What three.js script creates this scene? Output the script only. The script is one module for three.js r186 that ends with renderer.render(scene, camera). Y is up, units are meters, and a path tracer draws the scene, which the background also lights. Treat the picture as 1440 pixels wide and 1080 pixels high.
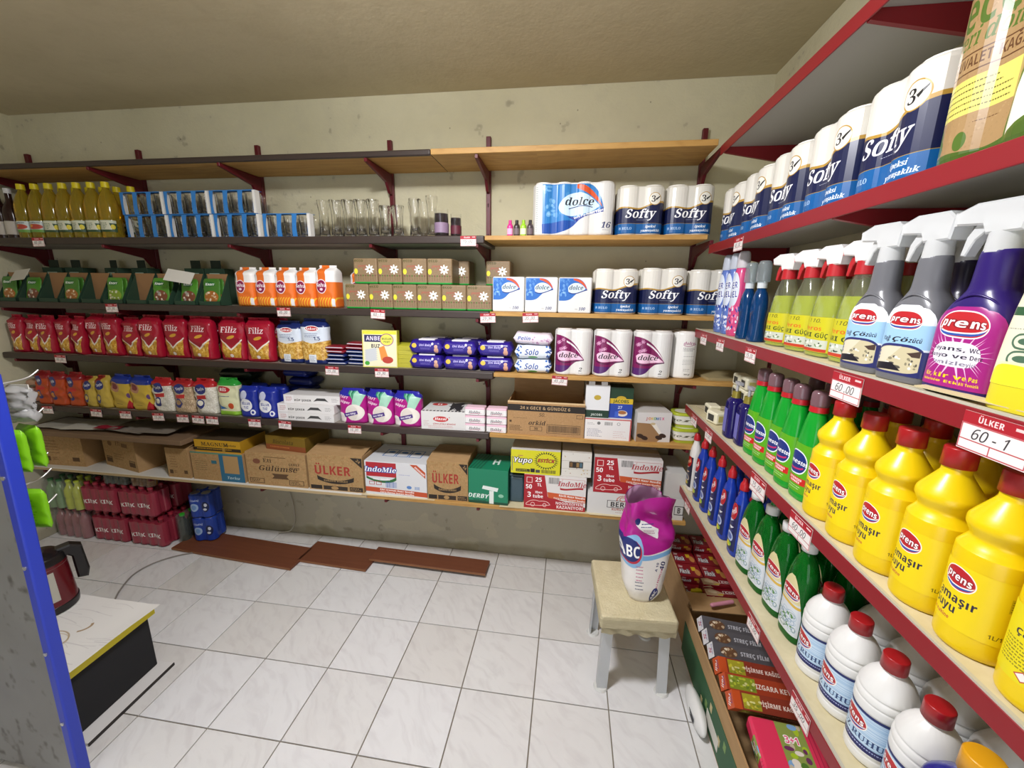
import * as THREE from 'three';
import { RoundedBoxGeometry } from 'three/addons/geometries/RoundedBoxGeometry.js';
import { RectAreaLightUniformsLib } from 'three/addons/lights/RectAreaLightUniformsLib.js';
import { mergeGeometries } from 'three/addons/utils/BufferGeometryUtils.js';

// ---------- camera, light, exposure ----------
const scene = new THREE.Scene();
scene.background = new THREE.Color(0x000000);
const camera = new THREE.PerspectiveCamera(2 * Math.atan(540 / 568.3) * 180 / Math.PI, 4 / 3, 0.05, 50);
camera.position.set(0.377, 1.610, 1.625);
camera.rotation.order = 'YXZ';
camera.rotation.set(-0.2222, 0.1378, 0.0148);
const renderer = new THREE.WebGLRenderer({ antialias: true });
renderer.toneMapping = THREE.LinearToneMapping;
renderer.toneMappingExposure = 1.25;
renderer.shadowMap.enabled = true;
RectAreaLightUniformsLib.init();
const LAMP = new THREE.Vector3(-0.12, 2.44, 0.82); // opal drum lamp under the ceiling, just out of the frame; this is its lower face
const lampLight = new THREE.RectAreaLight(0xfafaff, 110, 0.28, 0.28);
lampLight.position.set(LAMP.x, LAMP.y - 0.004, LAMP.z); lampLight.rotation.x = -Math.PI / 2; lampLight.name = 'ceiling_panel_light'; // faces down
scene.add(lampLight);
const drumLight = new THREE.PointLight(0xfafaff, 1.8, 0, 2); // the glow of the drum's sides
drumLight.position.set(LAMP.x, LAMP.y + 0.05, LAMP.z); drumLight.castShadow = true; drumLight.shadow.radius = 4; drumLight.name = 'drum_side_glow'; scene.add(drumLight);
const dayLight = new THREE.RectAreaLight(0xeaf1ff, 1.2, 1.7, 1.9); // daylight through the glazed shop door behind the camera
dayLight.position.set(-0.55, 1.05, 3.285); dayLight.name = 'daylight_through_door'; scene.add(dayLight); // faces -z into the room

// ---------- helpers ----------
let seed = 7;
const rnd = () => { seed = (seed + 0x6d2b79f5) | 0; let t = Math.imul(seed ^ (seed >>> 15), 1 | seed); t = (t + Math.imul(t ^ (t >>> 7), 61 | t)) ^ t; return ((t ^ (t >>> 14)) >>> 0) / 4294967296; };
const rr = (a, b) => a + (b - a) * rnd();
const PI = Math.PI;
const used = {};
function numbered(n) { const k = used[n] = (used[n] ?? -1) + 1; return k ? n + '_' + String(k).padStart(3, '0') : n; }
function mesh(name, geo, mat, parent, x = 0, y = 0, z = 0) {
  const m = new THREE.Mesh(geo, mat); m.name = name; m.castShadow = m.receiveShadow = true; m.position.set(x, y, z);
  if (parent) parent.add(m); return m;
}
function group(name) { const g = new THREE.Group(); g.name = name; return g; }
function tag(o, label, category, grp, kind) { o.userData = { label, category }; if (grp) o.userData.group = grp; if (kind) o.userData.kind = kind; return o; }
// one thing: root is a Mesh or a Group; it is put at [x,y,z] turned by ry
function put(root, label, category, [x, y, z], ry = 0, grp) {
  root.name = numbered(root.name); root.position.set(x, y, z); root.rotation.y = ry; tag(root, label, category, grp); scene.add(root); return root;
}
// many alike things from one prototype; spots: [x,y,z,ry,rz,scaleY]
const ORDW = ['first', 'second', 'third', 'fourth', 'fifth', 'sixth', 'seventh', 'eighth', 'ninth', 'tenth', 'eleventh', 'twelfth', 'thirteenth'];
function rep(proto, label, category, grp, spots) {
  const base = proto.name;
  return spots.map((s, i) => { const o = proto.clone(); o.name = base; put(o, label.replace('#', ORDW[i]), category, s, s[3] ?? 0, grp); if (s[4]) o.rotation.z = s[4]; if (s[5]) o.scale.set(1, s[5], 1); return o; });
}
const matCache = new Map();
function M(color, rough = 0.6, o = {}) {
  const k = color + '|' + rough + '|' + JSON.stringify(o);
  if (!matCache.has(k)) matCache.set(k, new THREE.MeshPhysicalMaterial({ color, roughness: rough, ...o }));
  return matCache.get(k);
}
const T = (map, rough = 0.55, o = {}) => new THREE.MeshPhysicalMaterial({ map, roughness: rough, ...o });
function CV(w, h, bg, fn) {
  const cv = document.createElement('canvas'); cv.width = w; cv.height = h; const c = cv.getContext('2d');
  c.fillStyle = bg; c.fillRect(0, 0, w, h); fn(c, w, h);
  const t = new THREE.CanvasTexture(cv); t.colorSpace = THREE.SRGBColorSpace; t.anisotropy = 8; t.wrapS = t.wrapT = THREE.RepeatWrapping; return t;
}
// drawing helpers
function tx(c, s, x, y, px, fill, o = {}) {
  c.save(); c.translate(x, y); if (o.r) c.rotate(o.r); c.transform(o.sx ?? 1, 0, o.i ? -0.25 : 0, 1, 0, 0);
  c.font = (o.n ? '' : 'bold ') + px + 'px ' + (o.f ?? 'sans-serif'); c.textAlign = o.a ?? 'center'; c.textBaseline = 'middle';
  if (o.st) { c.lineJoin = 'round'; c.lineWidth = o.lw ?? px * 0.2; c.strokeStyle = o.st; c.strokeText(s, 0, 0); }
  c.fillStyle = fill; c.fillText(s, 0, 0); c.restore();
}
function el(c, x, y, rx, ry, fill, rot = 0, st, lw = 3) { c.beginPath(); c.ellipse(x, y, rx, ry, rot, 0, PI * 2); if (fill) { c.fillStyle = fill; c.fill(); } if (st) { c.strokeStyle = st; c.lineWidth = lw; c.stroke(); } }
function po(c, pts, fill, st, lw = 3) { c.beginPath(); pts.forEach(([x, y], i) => i ? c.lineTo(x, y) : c.moveTo(x, y)); c.closePath(); if (fill) { c.fillStyle = fill; c.fill(); } if (st) { c.strokeStyle = st; c.lineWidth = lw; c.stroke(); } }
function pa(c, d, fill, st, lw = 3) { const p = new Path2D(d); if (fill) { c.fillStyle = fill; c.fill(p); } if (st) { c.strokeStyle = st; c.lineWidth = lw; c.stroke(p); } }
function re(c, x, y, w, h, fill) { c.fillStyle = fill; c.fillRect(x, y, w, h); }
function small(c, x, y, w, n, gap, col, th = 3) { for (let i = 0; i < n; i++) { let q = x; const e = x + w * rr(0.7, 1); while (q < e) { const l = rr(4, 14); re(c, q, y + i * gap, Math.min(l, e - q), th, col); q += l + 4; } } }
function bars(c, x, y, w, h, col = '#222') { let q = x; while (q < x + w) { const l = rr(1, 4); re(c, q, y, l, h, col); q += l + rr(2, 4); } }
function speck(c, w, h, n, cols, r0, r1) { for (let i = 0; i < n; i++) el(c, rnd() * w, rnd() * h, rr(r0, r1), rr(r0, r1), cols[i % cols.length], rnd() * 3); }
// value noise
const hashA = new Float32Array(65536); for (let i = 0; i < 65536; i++) hashA[i] = rnd();
function vn(x, y, per) {
  const ix = Math.floor(x), iy = Math.floor(y), fx = x - ix, fy = y - iy, s = fx * fx * (3 - 2 * fx), t = fy * fy * (3 - 2 * fy);
  const h = (a, b) => hashA[((((a % per) + per) % per) * 251 + (((b % per) + per) % per) * 7919) & 65535];
  const a = h(ix, iy), b = h(ix + 1, iy), c = h(ix, iy + 1), d = h(ix + 1, iy + 1);
  return (a + (b - a) * s) * (1 - t) + (c + (d - c) * s) * t;
}
function fbm(x, y, per, oct = 4) { let v = 0, a = 0.5, f = 1; for (let i = 0; i < oct; i++) { v += a * vn(x * f, y * f, per * f); a *= 0.5; f *= 2; } return v / (1 - Math.pow(0.5, oct)); }
function DT(w, h, fn, srgb = true) {
  const d = new Uint8Array(w * h * 4);
  for (let y = 0; y < h; y++) for (let x = 0; x < w; x++) { const p = fn(x / w, y / h), o = (y * w + x) * 4; d[o] = p[0]; d[o + 1] = p[1]; d[o + 2] = p[2]; d[o + 3] = 255; }
  const t = new THREE.DataTexture(d, w, h); if (srgb) t.colorSpace = THREE.SRGBColorSpace; t.magFilter = THREE.LinearFilter; t.minFilter = THREE.LinearFilter; t.wrapS = t.wrapT = THREE.RepeatWrapping; t.needsUpdate = true; return t;
}
const lerp = (a, b, t) => a + (b - a) * t;
const mix = (A, B, t) => { t = Math.max(0, Math.min(1, t)); return [lerp(A[0], B[0], t), lerp(A[1], B[1], t), lerp(A[2], B[2], t)]; };

// ---------- geometry helpers ----------
const boxG = new Map();
function BX(w, h, d) { const k = [w, h, d].map((v) => v.toFixed(4)).join(); if (!boxG.has(k)) boxG.set(k, new THREE.BoxGeometry(w, h, d)); return boxG.get(k); }
function RB(w, h, d, r = 0.006, s = 2) { return new RoundedBoxGeometry(w, h, d, s, r); }
function planar(g, w, h, y0 = 0) { const p = g.attributes.position, uv = new Float32Array(p.count * 2); for (let i = 0; i < p.count; i++) { uv[i * 2] = p.getX(i) / w + 0.5; uv[i * 2 + 1] = (p.getY(i) - y0) / h; } g.setAttribute('uv', new THREE.BufferAttribute(uv, 2)); return g; }
// uv from the two axes that lie in each face, in metres / size
function metric(g, size = 1, ox = 0, oy = 0) {
  if (g.index) g = g.toNonIndexed(); const p = g.attributes.position, n = g.attributes.normal, uv = new Float32Array(p.count * 2);
  for (let i = 0; i < p.count; i++) { const ax = Math.abs(n.getX(i)), ay = Math.abs(n.getY(i)), az = Math.abs(n.getZ(i)); let u, v; if (ay >= ax && ay >= az) { u = p.getX(i); v = p.getZ(i); } else if (ax >= az) { u = p.getZ(i); v = p.getY(i); } else { u = p.getX(i); v = p.getY(i); } uv[i * 2] = u / size + ox; uv[i * 2 + 1] = v / size + oy; }
  g.setAttribute('uv', new THREE.BufferAttribute(uv, 2)); return g;
}
const cat = (a, b, c, d, t) => 0.5 * (2 * b + (c - a) * t + (2 * a - 5 * b + 4 * c - d) * t * t + (3 * b - a - 3 * c + d) * t * t * t);
function fine(prof, k = 3) { // smooth a profile of [y, rx, rz, n, oz]
  const P = prof.map((p) => [p[0], p[1], p[2] ?? p[1], p[3] ?? 2, p[4] ?? 0]), out = [];
  for (let i = 0; i < P.length - 1; i++) for (let j = 0; j < k; j++) { const a = P[Math.max(0, i - 1)], b = P[i], c = P[i + 1], d = P[Math.min(P.length - 1, i + 2)]; out.push(b.map((_, q) => { let v = cat(a[q], b[q], c[q], d[q], j / k); const lo = Math.min(b[q], c[q]), hi = Math.max(b[q], c[q]); return Math.max(lo, Math.min(hi, v)); })); }
  out.push(P[P.length - 1]); return out;
}
const se = (a, n) => { const s = Math.sin(a), c = Math.cos(a), e = 2 / n; return [Math.sign(s) * Math.pow(Math.abs(s), e), Math.sign(c) * Math.pow(Math.abs(c), e)]; };
function loft(prof, seg = 20) { // closed body of superellipse sections, front is +z
  const pos = [], uv = [], idx = [], n = prof.length, y0 = prof[0][0], y1 = prof[n - 1][0];
  prof.forEach(([y, rx, rz = rx, e = 2, oz = 0]) => { for (let j = 0; j <= seg; j++) { const [sx, cz] = se(-PI + j / seg * 2 * PI, e); pos.push(rx * sx, y, rz * cz + oz); uv.push(j / seg, (y - y0) / (y1 - y0)); } });
  for (let i = 0; i < n - 1; i++) for (let j = 0; j < seg; j++) { const a = i * (seg + 1) + j, b = a + seg + 1; idx.push(a, a + 1, b, a + 1, b + 1, b); }
  for (const [r, up] of [[0, 0], [n - 1, 1]]) { const p = prof[r], c = pos.length / 3; pos.push(0, p[0], p[4] ?? 0); uv.push(0.5, up); const st = pos.length / 3; for (let j = 0; j <= seg; j++) { const o = (r * (seg + 1) + j) * 3; pos.push(pos[o], pos[o + 1], pos[o + 2]); uv.push(j / seg, up); } for (let j = 0; j < seg; j++) up ? idx.push(c, st + j, st + j + 1) : idx.push(c, st + j + 1, st + j); }
  const g = new THREE.BufferGeometry(); g.setAttribute('position', new THREE.Float32BufferAttribute(pos, 3)); g.setAttribute('uv', new THREE.Float32BufferAttribute(uv, 2)); g.setIndex(idx); g.computeVertexNormals();
  // weld the seam's normals
  const N = g.attributes.normal; for (let i = 0; i < n; i++) { const a = i * (seg + 1), b = a + seg; const v = new THREE.Vector3(N.getX(a) + N.getX(b), N.getY(a) + N.getY(b), N.getZ(a) + N.getZ(b)).normalize(); N.setXYZ(a, v.x, v.y, v.z); N.setXYZ(b, v.x, v.y, v.z); }
  return g;
}
function at(prof, y) { for (let i = 0; i < prof.length - 1; i++) { const a = prof[i], b = prof[i + 1]; if (y >= a[0] && y <= b[0]) { const t = (y - a[0]) / Math.max(1e-6, b[0] - a[0]); return [y, lerp(a[1], b[1], t), lerp(a[2] ?? a[1], b[2] ?? b[1], t), lerp(a[3] ?? 2, b[3] ?? 2, t), lerp(a[4] ?? 0, b[4] ?? 0, t)]; } } return prof[prof.length - 1]; }
function patch(prof, y0, y1, a0, a1, off = 0.0006, nu = 12, nv = 8, shape) { // a label on a loft; shape(v) gives the half width share
  const pos = [], uv = [], idx = [];
  for (let i = 0; i <= nv; i++) { const v = i / nv, y = lerp(y0, y1, v), [, rx, rz = rx, e = 2, oz = 0] = at(prof, y), k = shape ? shape(v) : 1, mid = (a0 + a1) / 2; for (let j = 0; j <= nu; j++) { const u = 0.5 + (j / nu - 0.5) * k, a = mid + (a1 - a0) * (u - 0.5), [sx, cz] = se(a, e); pos.push((rx + off) * sx, y, (rz + off) * cz + oz); uv.push(u, v); } }
  for (let i = 0; i < nv; i++) for (let j = 0; j < nu; j++) { const a = i * (nu + 1) + j, b = a + nu + 1; idx.push(a, a + 1, b, a + 1, b + 1, b); }
  const g = new THREE.BufferGeometry(); g.setAttribute('position', new THREE.Float32BufferAttribute(pos, 3)); g.setAttribute('uv', new THREE.Float32BufferAttribute(uv, 2)); g.setIndex(idx); g.computeVertexNormals(); return g;
}
// filled bag standing on its bottom: fin seal at the top (and bottom)
function bag(w, h, d, o = {}) {
  const { top = 0.12, bot = 0.1, pinch = 0.9, crumple = 0.004, sd = 1, e = 2.8, nv = 18, nu = 32, taperTop = 0.9 } = o, pos = [], uv = [], idx = [];
  for (let i = 0; i <= nv; i++) {
    const v = i / nv; let t = 1, k = 1;
    if (v < bot) t = Math.sqrt(Math.max(0.02, v / bot)) ; if (v > 1 - top * 2.2) { const q = (v - (1 - top * 2.2)) / (top * 1.4); t *= q >= 1 ? 0.03 : Math.cos(q * PI / 2) * 0.97 + 0.03; k = lerp(1, taperTop, Math.min(1, q)); }
    if (o.flat && v < bot) t = lerp(0.9, 1, v / bot);
    for (let j = 0; j <= nu; j++) {
      const a = -PI + j / nu * 2 * PI, [sx, cz] = se(a, lerp(e, 2, 1 - t)); const wr = (fbm(j / nu * 9 + sd * 3.1, v * 7 + sd * 1.7, 64, 3) - 0.5) * 2 * crumple * (j % nu === 0 ? 0 : 1);
      const x = (w / 2) * k * sx * (1 - (1 - pinch) * (1 - t)), z = (d / 2) * t * cz; pos.push(x, v * h, z + wr * (t > 0.1 ? Math.sign(cz) : 1)); uv.push(x / w + 0.5, v);
    }
  }
  for (let i = 0; i < nv; i++) for (let j = 0; j < nu; j++) { const a = i * (nu + 1) + j, b = a + nu + 1; idx.push(a, a + 1, b, a + 1, b + 1, b); }
  if (o.flat) { const c = pos.length / 3; pos.push(0, 0, 0); uv.push(0.5, 0); for (let j = 0; j < nu; j++) idx.push(c, j + 1, j); }
  const g = new THREE.BufferGeometry(); g.setAttribute('position', new THREE.Float32BufferAttribute(pos, 3)); g.setAttribute('uv', new THREE.Float32BufferAttribute(uv, 2)); g.setIndex(idx); g.computeVertexNormals(); return g;
}
// soft pack lying on its back with pinched ends left and right; bottom at y=0, printed on the front and top
function pillow(w, h, d, sd = 1) {
  const prof = [], K = 14; for (let i = 0; i <= K; i++) { const s = -1 + 2 * i / K, q = Math.abs(s), t = q > 0.86 ? Math.max(0.06, 1 - Math.pow((q - 0.86) / 0.14, 0.8)) : 1; prof.push([s * w / 2, (h / 2) * t, (d / 2) * (0.9 + 0.1 * t), 3]); }
  const g = loft(prof, 24), p = g.attributes.position; for (let i = 0; i < p.count; i++) { const x = p.getY(i), y = p.getX(i), z = p.getZ(i); p.setXYZ(i, -x, y + h / 2 + (fbm(x * 40 + sd * 5, z * 30, 64, 2) - 0.5) * 0.004, z); }
  const uv = new Float32Array(p.count * 2); for (let i = 0; i < p.count; i++) { uv[i * 2] = p.getX(i) / w + 0.5; uv[i * 2 + 1] = p.getY(i) / h; } g.setAttribute('uv', new THREE.BufferAttribute(uv, 2)); g.computeVertexNormals();
  return g;
}
// wrapped block of paper rolls: nx rolls wide, nz deep
function rollPack(w, h, d, nx, nz, bev = 0.012) {
  const s = new THREE.Shape(), pts = [], r = (w - 2 * bev) / nx / 2, W = w - 2 * bev, D = d - 2 * bev, rz = D / nz / 2, dip = (t, k) => 1 - k * (1 - Math.sqrt(Math.max(0, 1 - t * t)));
  const N = 10; for (let i = 0; i < nx; i++) for (let j = 0; j < N; j++) { const t = -1 + 2 * j / N, x = -W / 2 + r * (2 * i + 1 + t); const edge = (i === 0 && t < 0) || (i === nx - 1 && t > 0); pts.push([x, D / 2 - (edge ? r * (1 - Math.sqrt(1 - t * t)) * 0.8 : Math.min(r * 0.22, r * (1 - Math.sqrt(1 - t * t))))]); }
  const side = []; for (let i = 0; i < nz; i++) for (let j = 0; j <= N; j++) { const t = -1 + 2 * j / N, z = -D / 2 + rz * (2 * i + 1 + t); if (Math.abs(z) > D / 2 - r * 0.7) continue; side.push([W / 2 - Math.min(rz * 0.22, rz * (1 - Math.sqrt(1 - t * t))), z]); }
  const right = side.slice().reverse().map(([x, z]) => [x, z]), back = pts.map(([x, z]) => [-x, -z]), left = side.map(([x, z]) => [-x, z]);
  [...pts, ...right, ...back, ...left].forEach(([x, z], i) => i ? s.lineTo(x, -z) : s.moveTo(x, -z));
  const g = new THREE.ExtrudeGeometry(s, { depth: h - 2 * bev, bevelEnabled: true, bevelSize: bev, bevelThickness: bev, bevelSegments: 3 }); g.rotateX(-PI / 2); g.translate(0, bev, 0); // shape y = -z maps back to +z
  return planar(g, w, h);
}
function tube(pts, r, seg = 40, rs = 6) { return new THREE.TubeGeometry(new THREE.CatmullRomCurve3(pts.map((p) => new THREE.Vector3(...p))), seg, r, rs); }
function ex(pts, depth, bevel = 0) { const s = new THREE.Shape(); pts.forEach(([x, y], i) => i ? s.lineTo(x, y) : s.moveTo(x, y)); return new THREE.ExtrudeGeometry(s, { depth, bevelEnabled: !!bevel, bevelSize: bevel, bevelThickness: bevel, bevelSegments: 1 }); }
function lathe(pts, seg = 20) { return new THREE.LatheGeometry(pts.map(([r, y]) => new THREE.Vector2(r, y)), seg); }

// ---------- surface textures ----------
const tileTex = DT(1024, 1024, (u, v) => { // four marble tiles in one sheet
  const wx = fbm(u * 8, v * 8, 8, 3) - 0.5, wy = fbm(u * 8 + 31, v * 8 + 11, 8, 3) - 0.5, f = fbm((u + v) * 14 + wx * 2.5, (v - u) * 46 + wy * 5, 1024, 4), g = fbm(u * 16 + 3, v * 16, 16, 3);
  const t = Math.max(0, f - 0.46) * 2.6 + Math.max(0, g - 0.5) * 0.8; return mix([228, 228, 229], [204, 201, 203], Math.min(1, t) * 0.42);
});
const plasterBump = DT(512, 512, (u, v) => { const f = fbm(u * 24, v * 24, 24, 5) * 150 + fbm(u * 90, v * 90, 90, 2) * 90; return [f, f, f]; }, false);
const wallTex = DT(1024, 512, (u, v) => { // one repeat is the back wall: 4.22 m x 2.6 m; grime along the floor, scuffs and specks
  const a = fbm(u * 9, v * 6, 9, 4), b = fbm(u * 60, v * 40, 60, 3); let p = mix([198, 192, 160], [216, 210, 180], a * 1.3 - 0.15); p = mix(p, [186, 180, 158], (b - 0.5) * 0.7);
  const y = v * 2.6, edge = 0.045 + 0.05 * fbm(u * 40, 3, 40, 3), g = Math.max(0, 1 - y / edge); p = mix(p, [112, 103, 66], g > 0 ? (0.45 + 0.5 * b) * Math.min(1, g * 2.5) : 0);
  const low = fbm(u * 30 + 4, v * 20, 30, 4); if (y < 0.5) p = mix(p, [168, 163, 148], 0.65 * (low > 0.42 ? 1 : 0.7)); const sc = fbm(u * 60, v * 40, 60, 4); if (sc > 0.78) p = mix(p, [120, 112, 92], (sc - 0.7) * 2.2);
  const sp = vn(u * 220, v * 140, 220); if (sp > 0.991) p = mix(p, [84, 74, 56], 0.7); return p;
});
const ceilTex = DT(512, 512, (u, v) => { const a = fbm(u * 6, v * 6, 6, 4), b = fbm(u * 50, v * 50, 50, 3); return mix(mix([206, 193, 160], [190, 177, 144], a), [176, 162, 130], (b - 0.5) * 0.6); });
const woodTex = DT(512, 256, (u, v) => { const g = fbm(u * 4 + 3, v * 60, 60, 3), h = fbm(u * 30, v * 160, 160, 2), s = Math.sin((v * 14 + fbm(u * 3, v * 4, 4, 3) * 6) * 4); return mix(mix([203, 160, 92], [176, 131, 66], g), [150, 106, 50], Math.max(0, s * 0.2 + (h - 0.5) * 0.5)); });
const cardTex = DT(512, 512, (u, v) => { const a = fbm(u * 8, v * 8, 8, 4), s = fbm(u * 6, v * 200, 200, 2); return mix(mix([182, 147, 102], [166, 131, 88], a), [196, 160, 114], (s - 0.5) * 0.8); });
const brownTex = DT(256, 256, (u, v) => { const a = fbm(u * 3, v * 60, 60, 3), b = fbm(u * 5, v * 5, 5, 4); return mix([122, 70, 44], [101, 55, 33], a * 0.7 + b * 0.3); });
const whitish = DT(256, 256, (u, v) => { const a = fbm(u * 10, v * 10, 10, 4), b = fbm(u * 70, v * 70, 70, 2); return mix([216, 206, 172], [198, 186, 148], a * 0.9 + (b - 0.5) * 0.5); });
const cloneT = (t, rx, ry) => { const k = t.clone(); k.repeat.set(rx, ry); k.needsUpdate = true; return k; };
const cardM = T(cardTex, 0.85), woodM = T(woodTex, 0.55), redM = M('#86161f', 0.42), darkRedM = M('#5e0f1a', 0.45), brownM = T(brownTex, 0.6), creamM = T(whitish, 0.6);
const darkEdgeM = M('#3b302b', 0.42), greyUnderM = M('#8d857a', 0.6), whiteLamM = M('#dcdad4', 0.45), paperM = M('#ece9e2', 0.75), whiteP = M('#eeeeec', 0.4);

// ---------- the room ----------
const X0 = -2.96, X1 = 1.25, Z0 = -0.604, Z1 = 3.3, H = 2.588, TH = 0.1;
function structure(name, geo, mat, x, y, z, label, category) { const m = mesh(name, geo, mat, scene, x, y, z); m.userData = { kind: 'structure', label, category }; return m; }
{
  const wm = (t, bs = 0.002) => new THREE.MeshPhysicalMaterial({ map: t, roughness: 0.92, bumpMap: cloneT(plasterBump, 6, 4), bumpScale: bs });
  const wb = new THREE.BoxGeometry(X1 - X0 + 2 * TH, H, TH); structure('wall_back', wb, wm(wallTex), (X0 + X1) / 2, H / 2, Z0 - TH / 2, 'rough cream plastered wall behind the long shelves, grimy at its foot', 'wall');
  const wr = new THREE.BoxGeometry(TH, H, Z1 - Z0); structure('wall_right', wr, wm(wallTex), X1 + TH / 2, H / 2, (Z0 + Z1) / 2, 'plastered side wall carrying the red-edged shelves', 'wall');
  structure('wall_left', wr, wm(wallTex), X0 - TH / 2, H / 2, (Z0 + Z1) / 2, 'plastered side wall past the oil bottles', 'wall');
  structure('wall_front', wb, wm(wallTex), (X0 + X1) / 2, H / 2, Z1 + TH / 2, 'plastered wall facing the long shelves', 'wall');
  const dr = group('door_1'); dr.userData = { kind: 'structure', label: 'glazed shop door letting in daylight', category: 'door' }; dr.position.set(-0.55, 0, Z1 - 0.012); scene.add(dr);
  mesh('pane', BX(1.7, 1.9, 0.006), new THREE.MeshStandardMaterial({ color: 0xffffff, emissive: 0xeaf1ff, emissiveIntensity: 0.6 }), dr, 0, 1.05, 0.004);
  for (const x of [-0.88, 0, 0.88]) mesh('stile', BX(0.06, 2.08, 0.016), M('#c9c9c6', 0.4), dr, x, 1.04, 0.002); for (const y of [0.05, 2.05]) mesh('rail', BX(1.82, 0.1, 0.016), M('#c9c9c6', 0.4), dr, 0, y, 0.0025);
  structure('ceiling', new THREE.BoxGeometry(X1 - X0 + 2 * TH, TH, Z1 - Z0 + 2 * TH), new THREE.MeshPhysicalMaterial({ map: cloneT(ceilTex, 2, 2), roughness: 0.95, bumpMap: cloneT(plasterBump, 5, 5), bumpScale: 0.0012 }), (X0 + X1) / 2, H + TH / 2, (Z0 + Z1) / 2, 'uneven tan painted plaster ceiling', 'ceiling');
  // floor: grout bed with every tile a piece
  const fl = structure('floor', new THREE.BoxGeometry(X1 - X0 + 2 * TH, 0.1, Z1 - Z0 + 2 * TH), M('#857d70', 0.95), (X0 + X1) / 2, -0.056, (Z0 + Z1) / 2, 'white marbled ceramic floor tiles with dark grout lines', 'floor');
  const zl = [Z0, -0.496, -0.3]; for (let z = 0; z < Z1; z += 0.3) zl.push(z); zl.push(Z1);
  const xl = [X0]; for (let i = -9; i <= 4; i++) xl.push(i * 0.3); xl.push(X1);
  const tileMats = [0, 1, 2].map((i) => new THREE.MeshPhysicalMaterial({ map: tileTex, color: [0xffffff, 0xf6f4f0, 0xfbfaf8][i], roughness: 0.24 }));
  const gt = 0.0062;
  for (let i = 0; i < xl.length - 1; i++) for (let j = 0; j < zl.length - 1; j++) {
    const w = xl[i + 1] - xl[i] - gt, d = zl[j + 1] - zl[j] - gt; if (w < 0.02 || d < 0.02) continue;
    const g = ex([[-w / 2, -d / 2], [w / 2, -d / 2], [w / 2, d / 2], [-w / 2, d / 2]], 0.005, 0.0007); g.rotateX(-PI / 2);
    const q = metric(g, 1.2, rnd(), rnd());
    const t = mesh('tile', q, tileMats[Math.floor(rnd() * 3)], fl, (xl[i] + xl[i + 1]) / 2 - fl.position.x, 0.0501, (zl[j] + zl[j + 1]) / 2 - fl.position.z);
    t.rotation.set(rr(-0.0015, 0.0015), 0, rr(-0.0015, 0.0015));
  }
}
// ceiling panel lamp (beyond the top of the frame)
{
  const g = group('ceiling_lamp'); mesh('ceiling_plate', new THREE.CylinderGeometry(0.165, 0.165, 0.03, 40), M('#e4e2dc', 0.5), g, 0, H - LAMP.y - 0.016, 0);
  mesh('opal_drum', new THREE.CylinderGeometry(0.155, 0.15, 0.114, 40), new THREE.MeshStandardMaterial({ color: 0xffffff, emissive: 0xfff6ea, emissiveIntensity: 3 }), g, 0, 0.058, 0);
  put(g, 'round opal drum lamp glowing under the ceiling', 'ceiling lamp', LAMP.toArray());
}

// ---------- shelving on the back wall ----------
const ZF = -0.304; // front of the boards
const LV = { 1: 2.235, 2: 1.865, 3: 1.52, 4: 1.222, 5: 0.905, 6: 0.50 };
const bracketG = (() => { const g = ex([[0, 0], [0.27, 0], [0.27, -0.012], [0.06, -0.05], [0.025, -0.095], [0, -0.1]], 0.012, 0.0015); g.rotateY(-PI / 2); return g; })(); // runs to +z
function upright(x, label, levels) {
  const g = group('shelf_upright'); const h = 2.373 - 0.36;
  mesh('rail', RB(0.024, h, 0.022, 0.003), darkRedM, g, 0, 0.36 + h / 2, 0.0115);
  for (const [lv, th] of levels) { const b = mesh('bracket', bracketG, darkRedM, g, 0.006, LV[lv] - th - 0.004, 0.0235); b.userData.label = 'red steel bracket tapering to the front'; }
  for (let k = 0; k < 9; k++) mesh('slot', BX(0.005, 0.018, 0.002), M('#2a0a0c', 0.8), g, 0, 1.0 + k * 0.15, 0.0226);
  put(g, label, 'shelf upright', [x, 0, Z0], 0, 'red uprights on the back wall');
}
const thL = { 1: 0.024, 2: 0.034, 3: 0.034, 4: 0.034, 5: 0.034, 6: 0.022 }, thR = { 1: 0.024, 2: 0.02, 3: 0.02, 4: 0.02, 5: 0.02, 6: 0.02 };
const lvls = (th, list = [1, 2, 3, 4, 5, 6]) => list.map((l) => [l, th[l]]);
upright(-2.87, 'dark red wall upright in the corner behind the oil bottles', lvls(thL));
upright(-2.107, 'dark red wall upright behind the boxed tumblers', lvls(thL));
upright(-1.355, 'dark red wall upright behind the orange paper packs', lvls(thL));
upright(-0.592, 'dark red wall upright behind the loose glasses', lvls(thL));
upright(-0.067, 'dark red wall upright where dark boards meet wooden boards', [[1, 0.024], [2, 0.034], [3, 0.034], [4, 0.034], [5, 0.034], [6, 0.022]]);
upright(0.968, 'dark red wall upright in the corner beside the red-edged shelves', lvls(thR, [1, 2, 4, 5]));
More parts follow.
